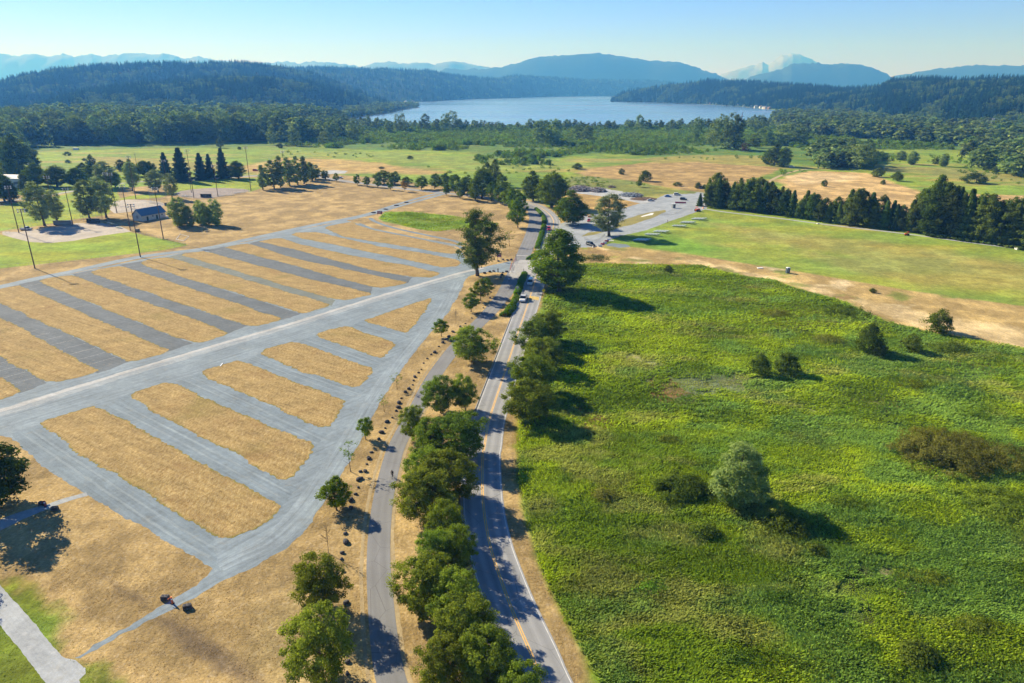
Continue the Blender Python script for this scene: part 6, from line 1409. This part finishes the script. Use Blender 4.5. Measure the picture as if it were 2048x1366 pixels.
# houses along the far shore and on the slopes
rgh = random.Random(4); WC = [('wall_white', (.75, .74, .7), .8), ('wall_cream', (.6, .52, .4), .8), ('wall_grey', (.35, .36, .38), .8), ('wall_brown', (.28, .2, .14), .8)]; RC = [('roof_grey', (.22, .22, .24), .8), ('roof_brown', (.2, .13, .09), .8), ('roof_slate', (.12, .13, .16), .8)]
hx = [1290, 1297, 1303, 1318, 1324, 1332, 1340, 1346, 1358, 1362, 1367, 1372, 1378, 1386, 1391, 1396, 1400, 1408, 1415, 1420, 1426, 1432, 1446, 1478, 1488, 1494, 1502, 1512, 1522, 1530, 1528, 1538]
for i, x in enumerate(hx):
    by = float(np.interp(x, [1222, 1290, 1400, 1470, 1500, 1545], [200, 203.3, 207.6, 211.6, 214.6, 219.5]))-rgh.uniform(0, .8)
    hut(x, by, rgh.uniform(8, 14), rgh.uniform(8, 12), rgh.uniform(4, 7), 3, rgh.uniform(-.5, .5), WC[i % 4 if i % 3 else 0], RC[i % 3], 'small pale house on the right shore of the lake')['group'] = 'houses along the right shore of the lake'
for i, x in enumerate([812, 826, 842, 856, 868, 880, 1180, 1195, 1206]):
    by = float(np.interp(x, [785, 830, 880, 1071, 1222], [206, 205, 197.6, 190.8, 188.8]))
    hut(x, by, 16, 14, 7, 4, rgh.uniform(-.5, .5), WC[i % 2], RC[i % 3], 'tiny house on the far shore of the lake below the hills')['group'] = 'tiny houses on the far shore of the lake'
for i, x in enumerate([1296, 1330, 1364, 1388, 1412, 1450, 1498]):
    by = float(np.interp(x, [1222, 1290, 1400, 1470, 1500, 1545], [200, 203.5, 208, 212, 215, 220]))+.5; X, Y = G(x, by); r = thing('boat_dock', 'pale wooden dock on the right shore of the lake', 'dock', (X, Y, .3), rgh.uniform(-.3, .3), 'docks along the right shore of the lake')
    b = MB(); b.box((0, 0, .6), (26, 3, .35)); b.build('deck', PT('dock_wood', (.5, .47, .4), .8), r)
    for k in range(4):
        for s_ in (-1.2, 1.2): q = MB(); q.tube([(-11+7.3*k, s_, -.5), (-11+7.3*k, s_, 1.6)], .3, 5); q.build('pile', M['dock_wood'], r)
X, Y = G(1485, 233); r = thing('sailboat', 'white sailboat on the lake near the right shore', 'boat', (X, Y, .3), .5); b = MB(); b.loft([[(x, -w, 1.3), (x, 0, -.2), (x, w, 1.3)] for x, w in ((-5, .9), (-2, 1.6), (2, 1.4), (5.5, .1))]); b.build('hull', PT('boat_white', (.8, .8, .8), .3), r)
q = MB(); q.tube([(.5, 0, 1), (.5, 0, 15)], .12, 6); q.build('mast', MET, r); q = MB(); q.add([(.3, .04, 2), (-4.6, .9, 2), (.35, .04, 14.2), (.3, .1, 2), (-4.6, .96, 2), (.35, .1, 14.2)], [(0, 1, 2), (5, 4, 3), (0, 3, 4, 1), (1, 4, 5, 2), (2, 5, 3, 0)]); q.build('sail', M['boat_white'], r)

# ================================================================ SMALL THINGS
def text_mesh(name, s, size, m, parent, loc, rx=math.pi/2, rz=0):
    cu = bpy.data.curves.new(name, 'FONT'); cu.body = s; cu.size = size; cu.extrude = .01; cu.align_x = 'CENTER'; cu.align_y = 'CENTER'
    o = bpy.data.objects.new('tmp', cu); C.objects.link(o); bpy.context.view_layer.update()
    me = bpy.data.meshes.new_from_object(o.evaluated_get(bpy.context.evaluated_depsgraph_get())); bpy.data.objects.remove(o); me.materials.clear(); me.materials.append(m); me.name = name
    q = link(name, me, parent); q.location = loc; q.rotation_euler = (rx, 0, rz); return q
MAR = PT('maroon_board', (.22, .02, .07), .6); WLT = PT('white_lettering', (.8, .78, .8), .5)
def board(x, y, w, h, ph, rz, label, txt, ts, sub=None):
    r = thing('lot_sign', label, 'sign', (*G(x, y), 0), rz)
    for s_ in (-1, 1): q = MB(); q.box((s_*w*.42, .08, (ph+h)/2), (.13, .1, ph+h)); q.build('post', WOODP, r)
    q = MB(); q.box((0, 0, ph+h/2), (w, .06, h)); q.build('board', MAR, r, bevel=.01); text_mesh('lettering', txt, ts, WLT, r, (0, -.045, ph+h*(.58 if sub else .5)))
    if sub: q = MB(); q.box((w*.05, -.04, ph+.18), (w*.5, .02, .1)); q.build('lettering_bar', WLT, r)
board(998.5, 523, 1.9, 1.75, 1.9, R(-8), 'maroon EXIT sign on two wooden posts at the lot entrance', 'EXIT', .8, True)
board(760, 432, 2.9, 1.6, 1.2, R(0), 'wide maroon EXIT sign at the start of the boulder median', 'EXIT', 1.0)
def diamond(x, y, h, c, label, rz, s=.78):
    r = thing('road_sign', label, 'sign', (*G(x, y), 0), rz); q = MB(); q.tube([(0, .05, 0), (0, .05, h)], .035, 6); q.build('post', MET, r)
    q = MB(); k = s*.707; q.loft([[(0, yy, h-k), (k, yy, h), (0, yy, h+k), (-k, yy, h)] for yy in (-.02, .02)]); q.build('plate', PT(*c), r); return r
r = diamond(1087, 593, 2.2, ('sign_yellow', (.85, .6, .02), .4), 'yellow diamond warning sign on the right verge by the pickup', R(0), .95)
q = MB(); q.box((0, -.035, 2.2), (.1, .02, .5)); q.tube([(0, -.03, 2.5), (0, -.045, 2.5)], .1, 8); q.build('symbol', TYRE, r)
diamond(1035, 588, 2.4, ('sign_grey_back', (.5, .52, .5), .4), 'grey back of a diamond sign standing in the hedge median', R(0), .95); diamond(1092, 569, 1.8, ('sign_lime', (.55, .75, .03), .4), 'lime green diamond sign under the huge tree', R(20), .7)
RP = PT('red_barrier_paint', (.55, .07, .08), .5)
def barrier(x, y, x2, y2, label, n=5):
    a = np.array(G(x, y)); b = np.array(G(x2, y2)); r = thing('gate_barrier', label, 'gate', (*a, 0), 0); d = b-a
    for i in range(n):
        t = i/(n-1); q = MB(); q.tube([(*(d*t), 0), (*(d*t), 1.05)], .06, 8); q.build('post', RP if i % 2 == 0 else WLT, r)
    q = MB(); q.tube([(0, 0, .95), (*d, .95)], .05, 6); q.tube([(0, 0, .5), (*d, .5)], .04, 6); q.build('rail', RP, r)
barrier(1020.5, 541, 1023, 531, 'red and white entrance barrier, nearer one of the two'); barrier(1027.5, 527, 1031, 520, 'red and white entrance barrier, farther one of the two', 4)
def bollard(x, y, h, c, label, rad=.09, group=None):
    r = thing('bollard', label, 'bollard', (*G(x, y), 0), 0, group); q = MB(); q.tube([(0, 0, 0), (0, 0, h-.15)], rad, 8); q.build('post', PT(*c), r); q = MB(); q.tube([(0, 0, h-.15), (0, 0, h)], [rad*1.3, rad*.6], 8); q.build('cap', PT(*c), r)
dk = ('dark_post', (.04, .04, .045), .6)
bollard(1032, 520, 2.4, dk, 'tall dark post left of the stop line'); bollard(1066, 502, 1.8, dk, 'dark post at the near end of the far hedge'); bollard(1047.5, 545, 1.6, dk, 'dark post at the far end of the long hedge block'); bollard(1024, 545, .9, dk, 'short dark post at the corner of the entrance apron'); bollard(996, 544, 1.5, dk, 'dark post on the near side of the lot entrance', .2)
def jbar(x, y, L, rz, col, label, group=None):
    r = thing('road_barrier', label, 'barrier', (*G(x, y), .0), rz, group); q = MB(); q.loft([[(xx, -.3, 0), (xx, .3, 0), (xx, .3, .15), (xx, .12, .4), (xx, .08, .95), (xx, -.08, .95), (xx, -.12, .4), (xx, -.3, .15)] for xx in (-L/2, L/2)]); q.build('body', PT(*col), r, bevel=.02)
    q = MB(); q.tube([(-L/2+.2, 0, .95), (-L/2+.2, 0, 1.05)], .06, 6); q.tube([(L/2-.2, 0, .95), (L/2-.2, 0, 1.05)], .06, 6); q.build('filler_cap', PT(*dk), r)
wbar = ('barrier_white', (.8, .8, .8), .5); rbar = ('barrier_red', (.5, .1, .12), .5)
for i, (x, y) in enumerate([(1200, 493), (1205, 490), (1209, 487), (1213, 484), (1217, 481)]): jbar(x, y, 1.9, R(10), wbar if i % 2 == 0 else rbar, '%s water filled barrier right of the black car, %s from it' % ('white' if i % 2 == 0 else 'red', ordn(i)), 'red and white barriers right of the black car')
jbar(1186, 495, .8, R(90), wbar, 'single small white barrier block at the back of the black car')
jbar(1361, 406.5, 6.8, R(-8), rbar, 'long red barrier in front of the booth', None); jbar(1180, 434.5, 2.5, R(5), ('barrier_orange', (.7, .25, .05), .5), 'orange barrier beyond the parked red car')
jbar(1406, 417, 1.6, R(85), ('barrier_orange', (.7, .25, .05), .5), 'orange barrier at the left foot of the tree belt')
# ticket booth
r = thing('ticket_booth', 'small grey booth with a pale roof in the east drive', 'booth', (*G(1347, 416), 0), .3); q = MB(); q.box((0, 0, 1.2), (1.7, 1.7, 2.4)); q.build('wall', PT('booth_grey', (.2, .22, .23), .6), r, bevel=.03)
q = MB(); q.box((0, 0, 2.52), (2.2, 2.2, .18)); q.build('roof', PT('booth_roof', (.6, .62, .62), .5), r, bevel=.03); q = MB(); q.box((0, -.86, 1.5), (1.1, .04, .8)); q.build('window', GLASS, r)
# portable toilet
r = thing('portable_toilet', 'dark portable toilet with a white roof on the dry strip', 'toilet', (*G(1575, 546), 0), .2); q = MB(); q.box((0, 0, 1.05), (1.25, 1.25, 2.1)); q.build('cabin', PT('toilet_dark', (.06, .09, .12), .5), r, bevel=.03)
q = MB(); q.box((0, 0, 2.2), (1.35, 1.35, .2), top=.7); q.build('roof', PT('toilet_roof', (.75, .77, .78), .5), r, bevel=.02); q = MB(); q.box((0, -.65, 1.0), (.7, .04, 1.8)); q.build('door', PT('toilet_door', (.16, .2, .22), .5), r)
def slab(x, y, d, rz, c, label, name='board_panel', cat='board'):
    q = MB(); q.box((0, 0, d[2]/2), d); o = q.build(name, PT(*c), None, loc=(*G(x, y), 0), rz=rz, bevel=.02); o.location.z = .01; tag(o, label, cat)
slab(1520, 536.5, (2.2, 1.2, .25), .1, ('slab_white', (.8, .78, .76), .6), 'white slab lying on the dry strip left of the toilet'); slab(2036, 499, (2.4, 1.5, .9), .1, ('slab_white', (.8, .78, .76), .6), 'white box on the lawn edge at the right of the photo', 'utility_box', 'box')
slab(1223, 482, (2.2, 1.0, .2), .1, ('slab_white', (.8, .78, .76), .6), 'white board lying by the grey green tree'); slab(1397.5, 438, (1.6, .8, .3), .1, ('slab_white', (.8, .78, .76), .6), 'white board right of the farthest bleacher'); slab(1636, 448, (1.2, .8, .5), .1, ('slab_white', (.8, .78, .76), .6), 'small white marker box on the lawn edge path', 'utility_box', 'box')
slab(443, 730, (.25, 2.3, .12), head((440, 735), (447, 726))-R(90), ('slab_white', (.8, .78, .76), .6), 'white plank lying on the third dry island from the camera', 'plank', 'plank')
slab(276, 463, (1.8, 1.2, 1.3), .3, ('bin_dark', (.05, .05, .06), .6), 'dark box beside the field fence right of the infield', 'storage_box', 'box'); slab(332, 411, (1.4, 1.4, 1.5), .3, ('bin_dark', (.05, .05, .06), .6), 'dark bin at the foot of the tall backstop', 'storage_box', 'box')
slab(152, 300, (6, 3, 2.5), .1, ('slab_white', (.8, .78, .76), .6), 'small white shed far on the green meadow', 'storage_box', 'box')
for x, y, L in ((333, 421, .9), (337, 423.5, 1.6)): slab(x, y+12, (L*1.3, .6, .5), .2, ('slab_white', (.8, .78, .76), .6), 'small white object on the dry field %s of its neighbour' % ('left' if L < 1 else 'right'), 'box', 'box')
# gate blocks of the spur paths
def gblock(x, y, rz, label):
    r = thing('concrete_block', label, 'block', (*G(x, y), .02), rz); q = MB(); q.box((0, 0, .33), (1.15, .62, .66), top=.93); q.build('body', PT('dark_concrete', (.09, .085, .09), .9, 0, .25, 5), r, bevel=.05)
    q = MB()
    for s_ in (-.25, .25): q.tube([(s_-.1, 0, .66), (s_-.08, 0, .78), (s_+.08, 0, .78), (s_+.1, 0, .66)], .025, 6)
    q.build('lifting_loop', TYRE, r)
    q = MB(); q.box((0, -.305, .36), (.9, .03, .12)); q.build('slot', PT('slot_dark', (.02, .02, .02), .9), r)
gblock(331, 1199, R(0), 'dark concrete block left of the orange post on the spur path'); gblock(375, 1217, R(18), 'dark concrete block right of the orange post on the spur path'); gblock(85, 1010, R(-5), 'dark concrete block above the shaded path at the left'); gblock(110, 1020, R(10), 'dark concrete block below the shaded path at the left')
def opost(x, y, c, label):
    r = thing('barrier_post', label, 'post', (*G(x, y), 0), .5); q = MB(); q.tube([(0, 0, 0), (0, 0, 1.15)], [.14, .10], 10); q.build('post', PT(*c), r); q = MB(); q.tube([(0, 0, 0), (0, 0, .06)], .28, 10); q.build('base', TYRE, r)
    q = MB(); q.tube([(0, 0, .7), (0, 0, .9)], .13, 10); q.build('reflective_band', WLT, r)
    q = MB(); q.tube([(0, 0, 1.1), (-.5, .2, .75)], .06, 6); q.build('arm', PT(*c), r)
opost(345, 1207, ('post_orange', (.8, .16, .03), .5), 'orange red barrier post with a white band on the spur path'); opost(91, 1013, ('post_maroon', (.3, .03, .06), .5), 'dark red post between the blocks by the big left tree')
# debris piles
def pile(x, y, w, d, h, cols, label, n=240, seed=1):
    X, Y = G(x, y); r = thing('debris_pile', label, 'debris', (X, Y, 0)); rg = random.Random(seed)
    base = MB(); ring = 18
    rings = []
    for t in (0, .35, .65, .85, 1):
        rr = math.cos(t*math.pi/2)*.98+.02; rings.append([(math.cos(6.283*i/ring)*w/2*rr*(.85+.3*rg.random()), math.sin(6.283*i/ring)*d/2*rr*(.85+.3*rg.random()), h*.8*math.sin(t*math.pi/2)*(.75+.4*rg.random())) for i in range(ring)])
    base.loft(rings); base.build('mound', PT(*cols[0]), r)
    for j, c in enumerate(cols[1:]):
        m_ = MB()
        for k in range(n//max(1, len(cols)-1)):
            a = rg.random()*6.283; q = rg.random()**.6; px__, py__ = math.cos(a)*w/2*q, math.sin(a)*d/2*q; pz = h*math.sqrt(max(0, 1-q*q))*.85
            if j % 2 == 0: L = rg.uniform(.8, 3); e = Vector((rg.uniform(-1, 1), rg.uniform(-1, 1), rg.uniform(-.3, .6))).normalized()*L; m_.tube([(px__, py__, pz), (px__+e.x, py__+e.y, max(.1, pz+e.z))], [rg.uniform(.06, .18), .03], 5)
            else: m_.box((px__, py__, pz+.1), (rg.uniform(.4, 1.6), rg.uniform(.3, 1.1), rg.uniform(.2, .6)), rg.random()*3)
        m_.build('branches' if j % 2 == 0 else 'slabs', PT(*c), r)
pile(1160, 380, 17, 20, 3.0, [('pile_earth', (.10, .085, .08), .95), ('pile_branch', (.22, .17, .15), .9), ('pile_grey', (.33, .32, .33), .9)], 'large heap of branches and grey rubble, left one in the yard', 420, 2)
pile(1195, 382, 12, 16, 2.4, [('pile_brown', (.13, .08, .05), .95), ('pile_branch', (.22, .17, .15), .9), ('pile_grey', (.33, .32, .33), .9)], 'brown heap of branches right of the large grey heap', 300, 3)
pile(1262, 391, 16, 16, 1.6, [('pile_tarp', (.10, .12, .13), .7), ('pile_branch', (.22, .17, .15), .9), ('pile_panel', (.32, .37, .42), .6)], 'low heap of dark panels and scrap beside the yard track', 220, 4)
pile(1288, 398, 17, 14, .9, [('pile_soil', (.13, .075, .035), .95), ('pile_branch', (.22, .17, .15), .9)], 'low mound of brown soil between scrap heap and silver sedan', 60, 5)
pile(1224, 375, 6, 7, 1.1, [('pile_earth', (.10, .085, .08), .95), ('pile_branch', (.22, .17, .15), .9)], 'small brush heap at the back of the yard', 60, 6)

# ================================================================ AIR, SKY, LIGHT, CAMERA
me = bpy.data.meshes.new('haze'); q = MB(); q.box((0, 0, 0), (38600, 38600, 1130)); me.from_pydata(q.v, [], q.f)
m, nt, out = mat('haze_air'); n = N(nt); v = n.n('ShaderNodeVolumePrincipled'); v.inputs['Color'].default_value = (.085, .345, 1.0, 1); v.inputs['Absorption Color'].default_value = (1, 1, 1, 1)
v.inputs['Density'].default_value = HAZE; v.inputs['Anisotropy'].default_value = .15; n.l(v.outputs[0], out.inputs['Volume']); me.materials.append(m)
o = link('haze', me); o.location = (0, 0, 1130/2-8); tag(o, 'blue morning haze over the valley', 'haze', None, 'stuff'); o.display_type = 'WIRE'

w = bpy.data.worlds.new('World'); sc.world = w; w.use_nodes = True; nt = w.node_tree; nt.nodes.clear(); n = N(nt)
sk = n.n('ShaderNodeTexSky', sky_type='NISHITA'); sk.sun_disc = False; sk.sun_elevation = R(31); sk.sun_rotation = math.atan2(-.783, .622); sk.altitude = 50; sk.air_density = 1.0; sk.dust_density = .0; sk.ozone_density = 1.6
bg = n.n('ShaderNodeBackground'); bg.inputs[1].default_value = SKY; ow = n.n('ShaderNodeOutputWorld'); gz = n.n('ShaderNodeSeparateXYZ'); n.l(n.n('ShaderNodeTexCoord').outputs['Generated'], gz.inputs[0]); zf = n.ramp(gz.outputs[2], [(0, (.262, .315, 1.0)), (.18, (.16, .245, .37)), (.5, (.075, .13, .21))])
n.l(n.mix(n.mix(sk.outputs[0], zf, 1.0, 'MULTIPLY'), (2.4, 2.4, 3.2), 1.0, 'MULTIPLY'), bg.inputs[0]); n.l(bg.outputs[0], ow.inputs[0])
L_ = bpy.data.lights.new('sun', 'SUN'); L_.energy = SUN; L_.angle = R(.53); L_.color = (1, .955, .88); lo = bpy.data.objects.new('sun', L_); C.objects.link(lo)
lo.rotation_euler = Vector((.783*math.cos(R(31)), -.622*math.cos(R(31)), -math.sin(R(31)))).to_track_quat('-Z', 'Y').to_euler(); lo.location = (-200, 160, 150)
cam = bpy.data.cameras.new('camera'); cam.lens = F/2048*36; cam.sensor_width = 36; cam.clip_start = 1; cam.clip_end = 60000
co = bpy.data.objects.new('camera', cam); C.objects.link(co); co.location = (0, 0, H); co.rotation_euler = (math.pi/2-P, 0, 0); sc.camera = co
sc.view_settings.view_transform = 'Standard'; sc.view_settings.look = 'None'; sc.view_settings.exposure = EXPO; sc.view_settings.gamma = 1
sc.render.engine = 'CYCLES'; cy = sc.cycles; cy.use_denoising = True; cy.max_bounces = 5; cy.diffuse_bounces = 2; cy.glossy_bounces = 2; cy.transmission_bounces = 2; cy.volume_bounces = 0; cy.transparent_max_bounces = 4; cy.caustics_reflective = False; cy.caustics_refractive = False
cy.sample_clamp_indirect = 6
try: cy.denoiser = 'OPENIMAGEDENOISE'
except Exception: pass
